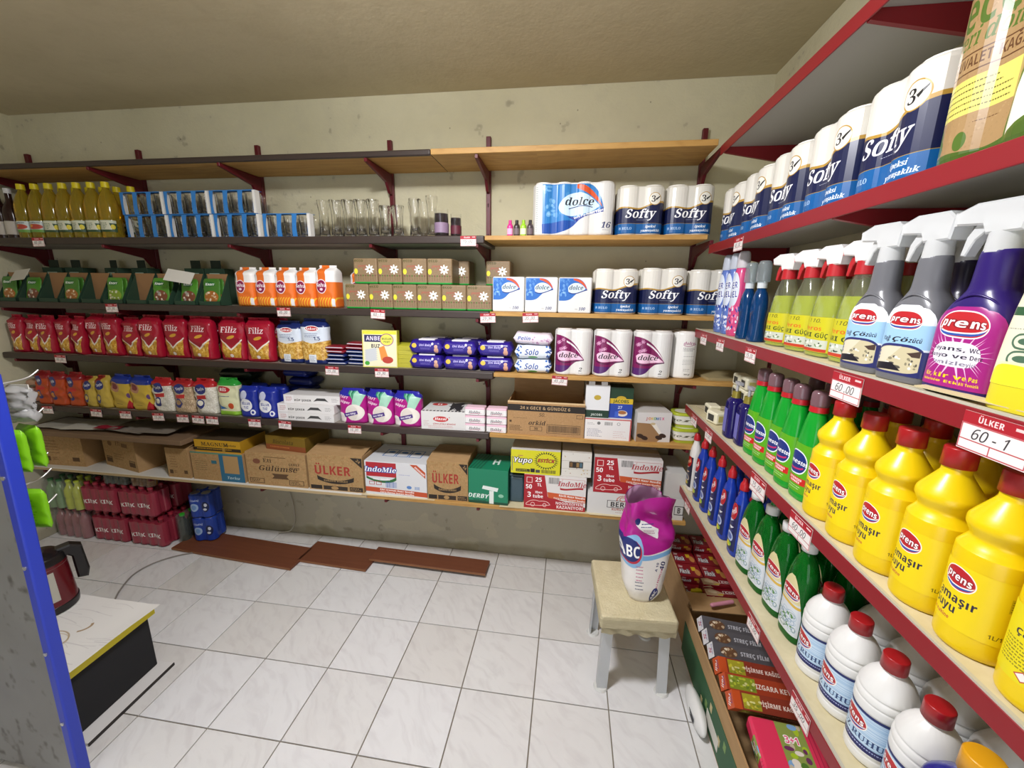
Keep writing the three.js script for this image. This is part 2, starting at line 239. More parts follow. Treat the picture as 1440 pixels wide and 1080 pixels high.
function board(x0, x1, lv, kind, label, o = {}) {
  const th = o.th ?? (kind === 'dark' ? thL[lv] : thR[lv]), d = o.d ?? 0.273, zf = o.zf ?? ZF, y = o.y ?? LV[lv], g = group('shelf_board'), w = x1 - x0;
  const mat = kind === 'dark' ? [M('#6d5d46', 0.6), M('#6d5d46', 0.6), M('#8a8379', 0.55), T(cloneT(woodTex, 2, 0.5), 0.7), darkEdgeM, darkEdgeM] : kind === 'white' ? whiteLamM : null;
  if (kind === 'dark') { mesh('board', BX(w, th, d - 0.012), lv === 1 ? [darkEdgeM, darkEdgeM, greyUnderM, T(cloneT(woodTex, 2, 0.5), 0.7), darkEdgeM, darkEdgeM] : [darkEdgeM, darkEdgeM, M('#8a8379', 0.5), greyUnderM, darkEdgeM, darkEdgeM], g, 0, -th / 2, -0.006); const e = mesh('edge_band', RB(w, th + 0.002, 0.02, 0.007, 3), darkEdgeM, g, 0, -th / 2, d / 2 - 0.012); e.userData.label = 'dark rounded front edge'; }
  else if (kind === 'white') { mesh('board', RB(w, th, d, 0.002), whiteLamM, g, 0, -th / 2, 0); mesh('edge_band', BX(w, th * 0.7, 0.003), M('#b9a27a', 0.6), g, 0, -th / 2 - 0.002, d / 2 + 0.0015); }
  else { mesh('board', metric(RB(w, th, d, 0.002), 0.8, lv * 0.17, lv * 0.3), woodM, g, 0, -th / 2, 0); }
  put(g, label, 'shelf board', [(x0 + x1) / 2, y, zf - d / 2], 0, kind === 'dark' ? 'dark-edged boards of the wall shelves' : kind === 'wood' ? 'bare wooden boards of the wall shelves' : undefined);
  return g;
}
board(X0 + 0.01, -0.278, 1, 'dark', 'empty top shelf board with dark front edge, close to the ceiling');
board(X0 + 0.01, -0.03, 2, 'dark', 'dark-edged shelf board carrying oil bottles and drinking glasses');
board(X0 + 0.01, -0.005, 3, 'dark', 'dark-edged shelf board carrying green soup cartons and orange packs');
board(X0 + 0.01, 0.015, 4, 'dark', 'dark-edged shelf board carrying red pasta bags');
board(X0 + 0.01, -0.005, 5, 'dark', 'dark-edged shelf board carrying pulses, rice and sugar boxes');
board(X0 + 0.01, -0.70, 6, 'white', 'white laminate lowest shelf board carrying brown cartons');
board(-0.276, 0.948, 1, 'wood', 'empty bare wooden top shelf board');
board(-0.028, 0.948, 2, 'wood', 'bare wooden shelf board under the huge toilet paper pack');
board(-0.003, 1.13, 3, 'wood', 'bare wooden shelf board under the blue and white napkins');
board(0.017, 1.235, 4, 'wood', 'bare wooden shelf board under the magenta paper towels');
board(-0.003, 1.03, 5, 'wood', 'bare wooden shelf board under the sanitary pad carton');
board(-0.698, 1.0, 6, 'wood', 'bare wooden lowest shelf board under the noodle cartons');
{ // brown cardboard sheet that makes an extra shelf over the left cartons, on two props
  const g = group('cardboard_shelf'); const b = mesh('sheet', RB(1.14, 0.03, 0.27, 0.004), M('#7a6149', 0.8), g, 0, -0.015, 0); b.userData.label = 'brown board sheet';
  put(g, 'brown cardboard shelf littered with papers above two cartons', 'shelf', [-2.36, 0.757, -0.40]);
}

// ---------- shelving on the right wall ----------
const XR = 0.96, SV = { 1: 2.205, 2: 1.822, 3: 1.46, 4: 1.092, 5: 0.692 }, RZ0 = -0.34, RZ1 = 2.2;
for (const [k, label, zz] of [[1, 'empty grey top shelf with thin red front lip', -0.292], [2, 'red-lipped shelf carrying the navy toilet paper packs', -0.295], [3, 'red-lipped shelf carrying spray bottles', -0.355], [4, 'red-lipped shelf carrying yellow bleach bottles', -0.375], [5, 'cream lowest red-lipped shelf carrying dish soap', -0.34]]) {
  const g = group('side_shelf'), d = X1 - 0.006 - XR, L = RZ1 - zz, y = 0;
  mesh('board', metric(RB(d, 0.018, L, 0.002), 0.7, k * 0.3, 0), k < 3 ? M('#a9a79f', 0.5) : creamM, g, d / 2, -0.009, 0);
  const lip = mesh('front_lip', RB(0.005, 0.036, L, 0.002), redM, g, -0.003, -0.019, 0); lip.userData.label = 'red steel front lip';
  if (k > 2) mesh('edge_strip', BX(0.006, 0.004, L), M('#b9b4a2', 0.5), g, -0.001, 0.001, 0);
  const sb = new THREE.ExtrudeGeometry(new THREE.Shape([[0, 0], [d, 0], [d, -0.06], [d - 0.1, -0.055], [0.02, -0.024], [0, -0.02]].map((p) => new THREE.Vector2(...p))), { depth: 0.012, bevelEnabled: false });
  for (const z of [-0.26, 0.548, 1.35]) mesh('bracket', sb, redM, g, 0, -0.0185, z - (zz + RZ1) / 2);
  put(g, label, 'shelf', [XR, SV[k], (zz + RZ1) / 2], 0, 'red-lipped shelves on the side wall');
}
for (const [z, l] of [[-0.254, 'red wall rail of the side shelves near the corner'], [0.554, 'red wall rail of the side shelves behind the spray bottles'], [1.356, 'red wall rail of the side shelves past the bleach bottles']]) {
  const g = group('shelf_rail'); mesh('rail', RB(0.004, 1.75, 0.03, 0.0015), darkRedM, g, 0, 0.875, 0); for (let k = 0; k < 6; k++) mesh('slot', BX(0.001, 0.02, 0.006), M('#2a0a0c', 0.8), g, -0.0022, 0.2 + k * 0.25, 0);
  put(g, l, 'shelf rail', [X1 - 0.002, 0.62, z]);
}

// ---------- printed textures of the goods on the back wall ----------
const NAVY = '#141c46';
function softyArt(c, w, h) {
  re(c, 0, 0, w, h, '#e3e0d6'); pa(c, `M0 ${h * .44} C${w * .2} ${h * .36} ${w * .35} ${h * .5} ${w * .55} ${h * .42} C${w * .7} ${h * .36} ${w * .85} ${h * .3} ${w} ${h * .3} L${w} ${h} L0 ${h} Z`, '#b9913c');
  pa(c, `M0 ${h * .47} C${w * .2} ${h * .39} ${w * .35} ${h * .53} ${w * .55} ${h * .45} C${w * .7} ${h * .39} ${w * .85} ${h * .34} ${w} ${h * .34} L${w} ${h} L0 ${h} Z`, NAVY);
  re(c, 0, h * .76, w, h * .2, '#0f5c9e'); re(c, 0, h * .755, w, 3, '#b9913c'); re(c, 0, h * .965, w, h * .04, '#e9e6dc');
  el(c, w * .77, h * .27, w * .12, w * .12, '#f4f1e6', 0, '#b9913c', 6); tx(c, '3', w * .74, h * .27, h * .17, '#15151f', { f: 'serif' }); po(c, [[w * .78, h * .27], [w * .87, h * .21], [w * .87, h * .23], [w * .8, h * .3]], '#222');
  tx(c, 'Softy', w * .5, h * .56, h * .24, '#fff', { f: 'serif', i: 1 }); small(c, w * .42, h * .68, w * .24, 1, 4, '#dfe3f0', 2);
  tx(c, '8 RULO', w * .2, h * .86, h * .07, '#b9d0ea', { f: 'serif' }); tx(c, 'ipeksi', w * .72, h * .82, h * .07, '#fff', { f: 'serif', i: 1 }); tx(c, 'yumuşaklık', w * .72, h * .9, h * .065, '#fff', { f: 'serif', i: 1 });
}
const softyT = CV(512, 512, '#fff', softyArt);
const dolce16T = CV(768, 512, '#f1f0ee', (c, w, h) => {
  re(c, 0, 0, w, h, '#e4e3e0'); pa(c, 'M90 20 L520 20 C600 40 640 150 660 250 C560 270 480 300 420 380 C340 480 220 500 95 490 Z', '#2f7fc4'); pa(c, 'M90 400 C250 380 340 340 420 380 C340 480 220 500 95 490 Z', '#1d4fa6');
  for (let i = 0; i < 26; i++) el(c, rr(100, 380), rr(30, 330), rr(8, 26), rr(8, 26), `rgba(190,225,248,${rr(.15, .5)})`); pa(c, 'M410 20 C520 20 610 120 650 245 C600 180 560 120 410 60 Z', '#d9552c');
  pa(c, 'M250 210 C330 60 520 60 620 230 C560 300 330 360 270 290 C240 260 240 240 250 210 Z', '#cfe6f5'); pa(c, 'M270 290 C380 380 560 300 660 240 L660 285 C560 300 480 320 420 380 Z', '#2b3f95');
  tx(c, 'dolce', 440, 185, 100, '#1d2430', { f: 'serif', i: 1 }); pa(c, 'M340 255 C430 220 500 220 560 240', null, '#1d2f6a', 8); tx(c, 'Soft-Ply Toilet Paper', 530, 300, 30, '#fff', { r: -0.28 }); tx(c, '16', 690, 410, 80, '#1f2a63', { f: 'serif', i: 1 }); small(c, 660, 455, 70, 1, 4, '#1f2a63'); small(c, 30, 40, 22, 22, 20, '#9aa', 6);
});
const dolceNapT = CV(384, 384, '#e4e4e2', (c, w, h) => {
  pa(c, 'M10 10 L200 10 C280 20 320 80 330 130 C250 140 220 160 170 210 C120 260 60 250 10 250 Z', '#2c6cc0'); for (let i = 0; i < 20; i++) el(c, rr(15, 140), rr(15, 200), rr(6, 18), rr(6, 18), `rgba(190,225,248,${rr(.15, .55)})`);
  pa(c, 'M170 12 C270 14 310 70 330 128 C290 90 260 50 170 30 Z', '#d9552c'); pa(c, 'M110 110 C150 40 260 40 310 120 C280 160 140 190 115 150 Z', '#d6e8f5'); tx(c, 'dolce', 205, 110, 60, '#1d2430', { f: 'serif', i: 1 }); pa(c, 'M120 160 C190 200 270 140 330 132', null, '#22327e', 10); tx(c, '100', 280, 335, 46, '#22306a', { i: 1, f: 'serif' }); small(c, 200, 335, 36, 2, 10, '#777', 3);
});
const dolceTowT = CV(384, 512, '#e5e4e1', (c, w, h) => {
  pa(c, 'M10 60 C140 60 240 180 300 330 C220 340 190 380 150 430 C110 480 60 480 10 470 Z', '#7d1558'); pa(c, 'M10 400 C80 400 140 400 170 400 C120 480 60 490 10 470 Z', '#54206b'); for (let i = 0; i < 9; i++) { const x = rr(25, 110), y = rr(110, 380); for (let k = 0; k < 6; k++) el(c, x + 12 * Math.cos(k), y + 12 * Math.sin(k), 9, 4, 'rgba(250,205,232,.75)', k); }
  pa(c, 'M120 120 C200 160 250 230 300 325 C260 270 210 190 120 140 Z', '#f7f2f4'); pa(c, 'M30 270 C60 210 180 220 300 330 C180 330 80 370 40 330 Z', '#efc9df'); tx(c, 'dolce', 145, 285, 72, '#1b1820', { f: 'serif', i: 1 }); pa(c, 'M30 340 C120 400 220 340 300 332', null, '#4d1840', 12); tx(c, '2', 270, 440, 60, '#333', { f: 'serif', i: 1 }); small(c, 250, 478, 50, 1, 4, '#555');
});
const towelBackT = CV(256, 512, '#efeeea', (c, w, h) => { tx(c, 'dolce', 150, 120, 44, '#a0487c', { f: 'serif', i: 1 }); pa(c, 'M90 140 C140 170 180 140 220 130', null, '#a0487c', 5); small(c, 90, 170, 130, 3, 14, '#555', 5); small(c, 100, 260, 110, 1, 4, '#666'); small(c, 95, 300, 130, 4, 16, '#888', 3); small(c, 110, 400, 80, 2, 18, '#777', 4); tx(c, '300 gr', 150, 460, 22, '#333'); });
const eccoT = CV(256, 256, '#8a7355', (c, w, h) => { speck(c, w, h, 500, ['#7d684c', '#96805f'], 1, 4); tx(c, 'ecco', 62, 22, 44, '#4d4a1c'); tx(c, 'peçete', 105, 75, 32, '#b04a44', { i: 1, f: 'serif' }); tx(c, 'YEŞİL', 140, 108, 26, '#b04a44', { i: 1 }); el(c, 28, 130, 20, 28, '#e3d83c'); for (let k = 0; k < 8; k++) el(c, 175 + 26 * Math.cos(k * .785), 110 + 26 * Math.sin(k * .785), 24, 9, '#f2f1ea', k * .785); el(c, 175, 110, 10, 10, '#7a6b3c'); for (let k = 0; k < 9; k++) { re(c, 24 + k * 26, 175, 3, 45, '#57502c'); el(c, 25 + k * 26, 172, 10, 7, k % 2 ? '#4f6b2c' : '#71463a'); } re(c, 0, 236, w, 20, '#1f9a3a'); });
const eccoBigT = CV(640, 640, '#a5855a', (c, w, h) => {
  speck(c, w, h, 1400, ['#9b7b50', '#ae8f64', '#a08257'], 1, 5); c.scale(.78, 1); re(c, 600, 250, 240, 320, '#e3e0d6'); tx(c, 'ecco', 300, 90, 190, '#4f6a24'); tx(c, 'geri dönüş', 300, 190, 84, '#4f6a24', { f: 'serif', i: 1 }); re(c, 90, 242, 440, 5, '#5c3a20'); tx(c, 'TUVALET KAĞIDI', 310, 275, 52, '#5c3a20'); re(c, 90, 308, 440, 5, '#5c3a20'); re(c, 70, 335, 400, 130, '#dcd36a'); small(c, 90, 355, 360, 5, 22, '#5a5322', 5); small(c, 300, 500, 120, 1, 5, '#5c3a20');
  pa(c, 'M0 620 C160 560 300 620 420 600 C500 590 520 560 640 560 L830 560 L830 640 L0 640 Z', '#46611f'); for (const [x, y, r] of [[70, 520, 46], [40, 560, 34], [110, 560, 30], [255, 560, 34]]) el(c, x, y, r, r, '#4e6b25'); re(c, 64, 520, 12, 100, '#4a3a1c'); pa(c, 'M470 600 C470 480 520 330 640 260 L640 560 C560 560 510 590 470 600 Z', '#efece2', '#4f6a24', 14);
});
const orangeT = CV(256, 384, '#e8742a', (c, w, h) => { re(c, 0, 0, w, 150, '#f1efec'); re(c, 50, 0, 95, 170, '#e8742a'); pa(c, 'M0 190 C60 150 180 150 256 190 L256 384 L0 384 Z', '#e8742a'); for (let k = 0; k < 7; k++) pa(c, `M${20 + k * 36} 384 C${10 + k * 36} 340 ${40 + k * 34} 300 ${56 + k * 34} 290`, null, '#f6c23a', 10); el(c, 92, 190, 60, 60, '#8a1d4e', 0, '#f3e6ee', 8); tx(c, 'Selva', 92, 178, 46, '#fff', { i: 1, f: 'serif' }); el(c, 92, 216, 20, 12, '#f0d6e2'); re(c, 205, 300, 34, 70, '#ddd'); });
const filizT = CV(320, 448, '#a3142e', (c, w, h) => { re(c, 0, 0, w, h, '#a3142e'); po(c, [[40, 235], [165, 330], [290, 235], [275, 415], [60, 415]], '#cf9f3c'); c.save(); c.beginPath(); c.moveTo(40, 240); c.lineTo(165, 335); c.lineTo(290, 240); c.lineTo(275, 412); c.lineTo(60, 412); c.clip(); speck(c, w, h, 260, ['#e0b552', '#b98428', '#e9c56d', '#c7962f'], 6, 15); c.restore(); po(c, [[30, 222], [165, 322], [300, 222], [300, 238], [165, 345], [30, 238]], '#f0e4d8'); tx(c, 'Filiz', 160, 130, 82, '#f3dfe2', { f: 'serif', i: 1 }); el(c, 175, 205, 52, 16, '#dfa838', -0.25); el(c, 165, 395, 24, 20, '#f0e6da', 0, '#a3142e', 3); });
const navyPastaT = CV(288, 448, '#1c2a63', (c, w, h) => { re(c, 0, 80, w, 150, '#d9e2ee'); re(c, 0, 210, w, 190, '#c99a44'); for (let i = 0; i < 220; i++) el(c, rnd() * w, rr(212, 398), rr(4, 8), rr(10, 20), ['#dcb45e', '#b58330', '#e6c47a'][i % 3], rnd() * 3); po(c, [[0, 80], [0, 210], [130, 240], [288, 210], [288, 80]], 'rgba(217,226,238,.95)'); el(c, 144, 95, 70, 26, '#b8242c', 0, '#fff', 6); tx(c, 'Ankara', 144, 95, 34, '#fff', { f: 'serif' }); small(c, 60, 140, 160, 3, 16, '#2b3a74', 5); tx(c, '1.5', 190, 190, 50, '#1c2a63'); re(c, 90, 350, 80, 80, '#dfe5ec'); small(c, 100, 365, 60, 4, 14, '#556', 4); });
const starchT = CV(320, 320, '#d9d36b', (c, w, h) => { re(c, 8, 8, w - 16, h - 16, '#e9e4c0'); re(c, 8, 8, w - 16, 26, '#e2e03a'); re(c, 20, 40, 190, 60, '#2a2455'); tx(c, 'ANBEL', 115, 70, 50, '#e9e2f4'); el(c, 225, 80, 60, 50, '#efe15a', 0, '#8a3b8c', 6); tx(c, 'BUZLUK', 225, 72, 24, '#3a6a2a'); tx(c, 'POŞET', 225, 96, 20, '#3a6a2a'); tx(c, 'BUZ', 120, 135, 44, '#2c2438'); for (let k = 0; k < 6; k++) po(c, [[20, 170 + k * 18], [120, 150 + k * 18], [140, 165 + k * 18], [30, 190 + k * 18]], '#c9cdd0'); po(c, [[150, 150], [200, 130], [240, 250], [170, 260]], '#e9913a'); el(c, 230, 255, 50, 30, '#b8381f'); el(c, 40, 285, 22, 18, '#3fa02c'); });
const wipesT = CV(384, 160, '#31208a', (c, w, h) => { re(c, 0, 0, w, h, '#2d1c86'); el(c, 60, 62, 28, 26, '#e8c14a'); tx(c, 'Uni Baby', 190, 55, 34, '#cfc9f2', { i: 1 }); small(c, 130, 85, 130, 2, 14, '#9a90da', 4); el(c, 310, 70, 20, 20, '#e0b49c'); el(c, 312, 112, 26, 34, '#d9a58c'); el(c, 270, 40, 12, 14, '#fff'); small(c, 60, 130, 60, 1, 4, '#9a90da'); });
const soloT = CV(384, 128, '#e4edf6', (c, w, h) => { for (const sx of [20, 364]) for (let k = 0; k < 16; k++) el(c, sx + rr(-24, 46) * (sx > 100 ? -1 : 1), rr(10, 118), rr(8, 20), rr(5, 10), ['#2f63b8', '#5d8fd6', '#234b99'][k % 3], rnd() * 3); tx(c, 'Solo', 180, 62, 72, '#274f9e', { st: '#fff', lw: 8, i: 1 }); el(c, 190, 108, 50, 10, '#4d9a4a'); });
const pelinT = CV(384, 128, '#e6dbe6', (c, w, h) => { tx(c, 'Pelin', 110, 60, 54, '#3c62a8', { i: 1 }); for (let k = 0; k < 16; k++) el(c, rr(190, 380), rr(40, 120), rr(8, 18), rr(6, 10), ['#c9a0c0', '#b584ad', '#dcbdd4'][k % 3], rnd() * 3); small(c, 60, 105, 120, 1, 4, '#8890b8'); });
const dryBag = (base, strip, o) => CV(256, 320, base, (c, w, h) => {
  if (o.clear) speck(c, w, h, 700, o.clear, 3, 6); if (strip) re(c, 0, 0, w, 70, strip); if (o.side) po(c, [[w, 0], [w, h], [150, h], [130, 160], [160, 0]], o.side);
  if (o.emblem) { el(c, 110, 90, 70, 46, '#27307c', -0.15); tx(c, o.emblem, 110, 88, 34, '#fff', { r: -0.15, f: 'serif' }); } if (o.red) po(c, [[40, 150], [170, 140], [170, 175], [40, 185]], '#c7282c'); if (o.pic) { el(c, 80, 225, 52, 44, o.pic); el(c, 80, 218, 36, 24, o.pic2 ?? '#f1ede0'); } if (o.word) tx(c, o.word, 120, 165, 26, '#fff'); if (o.foot) re(c, 0, 285, w, 35, o.foot);
});
const orangeBagT = dryBag('#b8481c', '#8f1d22', { emblem: 'Yayla', pic: '#27307c', pic2: '#d98a3c', red: 1 });
const yellowBagT = dryBag('#b59a3a', '#9c2b24', { emblem: 'Yayla', pic: '#27307c', pic2: '#d8bd62', side: '#c9ae4c', clear: ['#c4a845', '#a88c30'] });
const yellowBlueT = CV(256, 320, '#cfb043', (c, w, h) => { re(c, 0, 0, w, 80, '#20358f'); el(c, 80, 110, 62, 44, '#b8846a', 0.5); el(c, 80, 104, 40, 26, '#7a2f3a', 0.5); small(c, 60, 270, 120, 1, 5, '#5a4a1c', 5); po(c, [[190, 320], [225, 230], [256, 270], [256, 320]], '#b3202c'); el(c, 230, 190, 14, 24, '#6a4a80'); });
const riceT = dryBag('#dcd8cb', '#b3242a', { emblem: 'Yayla', red: 1, pic: '#27307c', clear: ['#e9e6dc', '#cfcabb', '#f1eee6'] });
const beanT = dryBag('#b9a184', '#a8262a', { emblem: 'Yayla', red: 1, pic: '#27307c', pic2: '#a88560', clear: ['#c9b294', '#a08566', '#dcc8aa'] });
const greenBagT = CV(256, 320, '#dfe0b8', (c, w, h) => { re(c, 0, 0, w, 60, '#2f9a3a'); el(c, 95, 95, 80, 30, '#c22a34'); tx(c, 'REİS', 95, 95, 38, '#fff'); small(c, 40, 150, 150, 1, 6, '#27307c', 6); po(c, [[0, 220], [120, 260], [0, 270]], '#2c6ab0'); el(c, 170, 235, 30, 26, '#c7522c'); re(c, 0, 280, w, 40, '#8fc43a'); });
const saltT = CV(256, 320, '#1f2f94', (c, w, h) => { el(c, 90, 90, 40, 60, '#c9cfe8', 0.6); el(c, 110, 190, 84, 66, '#f1f2f6'); tx(c, 'BİLLUR', 110, 175, 36, '#1f2f94'); tx(c, 'TUZ', 110, 215, 36, '#1f2f94'); el(c, 195, 265, 30, 30, '#e8eaf4'); el(c, 195, 265, 14, 14, '#1f2f94'); });
const sugarT = CV(512, 96, '#e6e4e3', (c, w, h) => { re(c, 0, 0, 90, h, '#efecee'); small(c, 20, 24, 60, 4, 14, '#a33', 4); tx(c, 'KÜP ŞEKER', 170, 60, 30, '#222'); po(c, [[265, 70], [300, 30], [370, 30], [400, 70], [370, 60], [300, 60]], '#444'); small(c, 430, 30, 60, 3, 16, '#777', 4); });
const onionT = CV(288, 352, '#f0ecea', (c, w, h) => { re(c, 0, 0, w, h, '#b01f86'); re(c, 0, 0, w, 70, '#2c2b9a'); for (let k = 0; k < 5; k++) po(c, [[110 + k * 20, 20], [250 + k * 9, 60], [230, 170], [190 - k * 10, 150]], ['#3f8f6a', '#7fc0a0', '#2d7a58', '#5aa888', '#a8d8c0'][k]); tx(c, 'TAFT', 70, 80, 40, '#f3d9ea', { i: 1, r: 0.2 }); tx(c, 'süper', 80, 130, 40, '#f7e6f0', { i: 1, r: 0.2 }); el(c, 175, 235, 96, 84, '#efe9e0'); el(c, 150, 240, 60, 78, '#e3dbd2'); el(c, 30, 300, 50, 60, '#eee6e2'); po(c, [[60, 250], [200, 215], [210, 250], [70, 290]], '#4a2a80'); tx(c, 'Net 900gr', 135, 252, 24, '#fff', { r: -0.25 }); });
const hazalT = CV(384, 192, '#dddcda', (c, w, h) => { el(c, 170, 80, 66, 30, '#c23a3c'); tx(c, 'Hazal', 170, 78, 36, '#fff', { i: 1, f: 'serif' }); tx(c, '®', 245, 60, 16, '#a33'); tx(c, 'ÇİKOLATALI BİSKÜVİ', 200, 130, 20, '#a33'); small(c, 60, 150, 280, 2, 16, '#b55', 4); small(c, 20, 100, 50, 4, 16, '#a66', 3); });
const hazalTopT = CV(256, 256, '#d8d7d5', (c, w, h) => { el(c, 70, 80, 46, 34, '#c2302f'); tx(c, 'H', 70, 80, 40, '#fff', { f: 'serif' }); for (let k = 0; k < 15; k++) po(c, [[120 + rr(0, 110), rr(10, 240)], [160 + rr(0, 80), rr(10, 240)], [140 + rr(0, 80), rr(60, 250)]], '#26232a'); for (let k = 0; k < 12; k++) re(c, 4 + k * 21, 228, 12, 20, '#26232a'); });
const soapT = CV(256, 96, '#eceaea', (c, w, h) => { re(c, 0, 0, w, 20, '#e3b7c8'); tx(c, 'Hobby', 125, 55, 44, '#3f3b44', { f: 'serif', i: 1 }); pa(c, 'M60 80 C120 60 180 80 210 66', null, '#d06f8e', 4); });
const orkidT = CV(768, 352, '#b08a5e', (c, w, h) => { speck(c, w, h, 900, ['#a88258', '#b89266'], 2, 7); re(c, 0, 20, w, 70, '#2b2521'); tx(c, '24 x GECE & GÜNDÜZ 6', 375, 55, 46, '#b89a74'); tx(c, '50.', 350, 125, 50, '#3a2c20', { n: 1, i: 1 }); tx(c, 'orkid', 300, 215, 62, '#2f2620', { f: 'serif', i: 1 }); c.strokeStyle = '#3a2c20'; c.lineWidth = 4; c.strokeRect(230, 255, 120, 44); tx(c, '30', 290, 278, 36, '#3a2c20'); bars(c, 410, 235, 310, 70, '#2f2620'); c.strokeRect(400, 225, 330, 92); small(c, 60, 165, 190, 1, 6, '#6b5237', 5); small(c, 20, 250, 150, 4, 16, '#4a3826', 7); re(c, 20, 195, 22, 22, '#4a3826'); c.strokeRect(690, 110, 60, 34); });
const jacWT = CV(192, 288, '#e7e8ea', (c, w, h) => { el(c, 96, 110, 28, 22, '#bfa43a'); tx(c, '♔', 96, 108, 34, '#2b4a34'); re(c, 0, 222, w, 66, '#1f3a2c'); tx(c, 'JACOBS', 96, 262, 26, '#cfd6cf'); });
const jacBT = CV(192, 256, '#1d3d28', (c, w, h) => { re(c, 0, 0, w, 100, '#1d3d28'); el(c, 96, 92, 40, 22, '#c7a42e'); re(c, 0, 92, w, 44, '#d6b62c'); tx(c, 'JACOBS', 96, 115, 36, '#1d3d28'); re(c, 0, 136, w, 120, '#2746a8'); tx(c, '27', 90, 165, 34, '#cfd6ee'); el(c, 110, 215, 44, 26, '#e2d6c6'); el(c, 110, 208, 34, 15, '#a5683a'); re(c, 50, 200, 30, 46, '#3c5fc4'); });
const infoT = CV(384, 192, '#ebe8e6', (c, w, h) => { re(c, 0, 0, w, 10, '#c95a58'); re(c, w - 10, 0, 10, h, '#c95a58'); small(c, 20, 40, 60, 2, 12, '#888'); el(c, 115, 42, 14, 14, '#777'); bars(c, 165, 28, 60, 30, '#444'); el(c, 280, 42, 12, 12, null, 0, '#777'); small(c, 20, 95, 130, 6, 13, '#99a', 5); small(c, 240, 110, 110, 4, 18, '#c99', 3); });
const jokoT = CV(320, 288, '#dcd9d6', (c, w, h) => { po(c, [[0, 100], [160, 110], [250, 240], [200, 288], [0, 288]], '#a07c55'); ['#b8323c', '#d8772c', '#e0bc2c', '#4a9a3c', '#2f66b0', '#7a3a8c', '#d83c7c', '#3caaa0'].forEach((k, i) => tx(c, 'JOKOMIX'[i] ?? '', 90 + i * 25, 60, 36, k)); po(c, [[120, 100], [180, 110], [250, 220], [230, 230]], '#efeade'); el(c, 150, 110, 24, 12, '#cdb98e'); for (const [x, y] of [[40, 230], [80, 250], [250, 225], [215, 245]]) el(c, x, y, 34, 20, '#3c2a20', 0.3); });
const margT = CV(256, 128, '#e9e8dc', (c, w, h) => { re(c, 0, 96, w, 32, '#a9b53a'); tx(c, 'Teremyağ', 130, 50, 40, '#5a5a44', { f: 'serif', i: 1 }); pa(c, 'M0 80 C60 120 120 100 130 96 L0 96 Z', '#9a6a3c'); });
const cartonT = (fn, w = 384, h = 256) => CV(w, h, '#ab8a5c', (c) => { speck(c, w, h, 500, ['#a57f52', '#b69062'], 2, 8); fn(c, w, h); });
const cartonPlainT = cartonT((c, w, h) => { small(c, 60, 70, 120, 5, 22, '#7a5a38', 6); re(c, 30, 190, 60, 34, '#5b4229'); small(c, 110, 195, 50, 2, 14, '#6b4e30', 6); re(c, 280, 190, 60, 30, '#5b4229'); });
const cartonLogoT = cartonT((c, w, h) => { el(c, 90, 80, 26, 18, '#7a5a38'); tx(c, 'ETi', 190, 70, 44, '#6e5031', { i: 1 }); po(c, [[230, 60], [300, 60], [300, 90], [230, 90]], '#7a5a38'); for (const x of [20, 290]) { re(c, x, 180, 70, 46, '#5b4229'); re(c, x + 6, 186, 58, 6, '#ab8a5c'); } small(c, 120, 150, 120, 3, 18, '#7a5a38', 5); });
const cartonBlueT = cartonT((c, w, h) => { re(c, 0, 0, w, 12, '#4d8a76'); small(c, 30, 80, 110, 5, 20, '#7a6a48', 5); re(c, 150, 70, 40, 30, '#2f6a7c'); re(c, 210, 10, 174, 246, '#2f6a8a'); re(c, 240, 20, 110, 160, '#b3905f'); tx(c, 'Torku', 300, 220, 34, '#b5c9cf', { i: 1 }); });
const gulumT = cartonT((c, w, h) => { el(c, 70, 70, 24, 20, '#7a4a34'); re(c, 120, 30, 140, 5, '#6b4e30'); tx(c, 'Eti', 140, 60, 40, '#4a3521', { f: 'serif' }); tx(c, 'Gülümse', 205, 120, 56, '#4a3521', { f: 'serif', i: 1, st: '#ab8a5c', lw: 2 }); po(c, [[160, 160], [270, 160], [255, 180], [270, 200], [160, 200], [175, 180]], '#5b4229'); tx(c, 'ÇEREZ', 310, 80, 24, '#4a3521'); tx(c, 'KEYFİ', 310, 110, 24, '#4a3521'); for (const x of [16, 270]) { c.strokeStyle = '#4a3521'; c.lineWidth = 4; c.strokeRect(x, 205, 90, 36); small(c, x + 8, 214, 72, 2, 12, '#4a3521', 6); } });
const ulkerT = cartonT((c, w, h) => { tx(c, 'ÜLKER', 170, 110, 88, '#a3352c', { sx: 0.95 }); pa(c, 'M60 150 C140 190 240 190 320 150 L316 182 C240 214 140 214 64 180 Z', '#2e2620'); tx(c, 'Kakaolu Bisküvi', 190, 184, 22, '#ab8a5c'); po(c, [[300, 10], [380, 10], [380, 80]], '#2e2620'); tx(c, '24', 355, 32, 28, '#ab8a5c', { r: 0.7 }); re(c, 10, 222, 80, 28, '#2e2620'); re(c, 100, 222, 170, 28, '#3a2f26'); el(c, 180, 236, 26, 12, '#ab8a5c'); re(c, 285, 220, 92, 30, '#3a2f26'); small(c, 290, 228, 80, 2, 10, '#ab8a5c', 4); });
const ulkerTopT = cartonT((c, w, h) => { tx(c, 'ÜLKER', 192, 150, 80, '#a3352c', { r: PI }); });
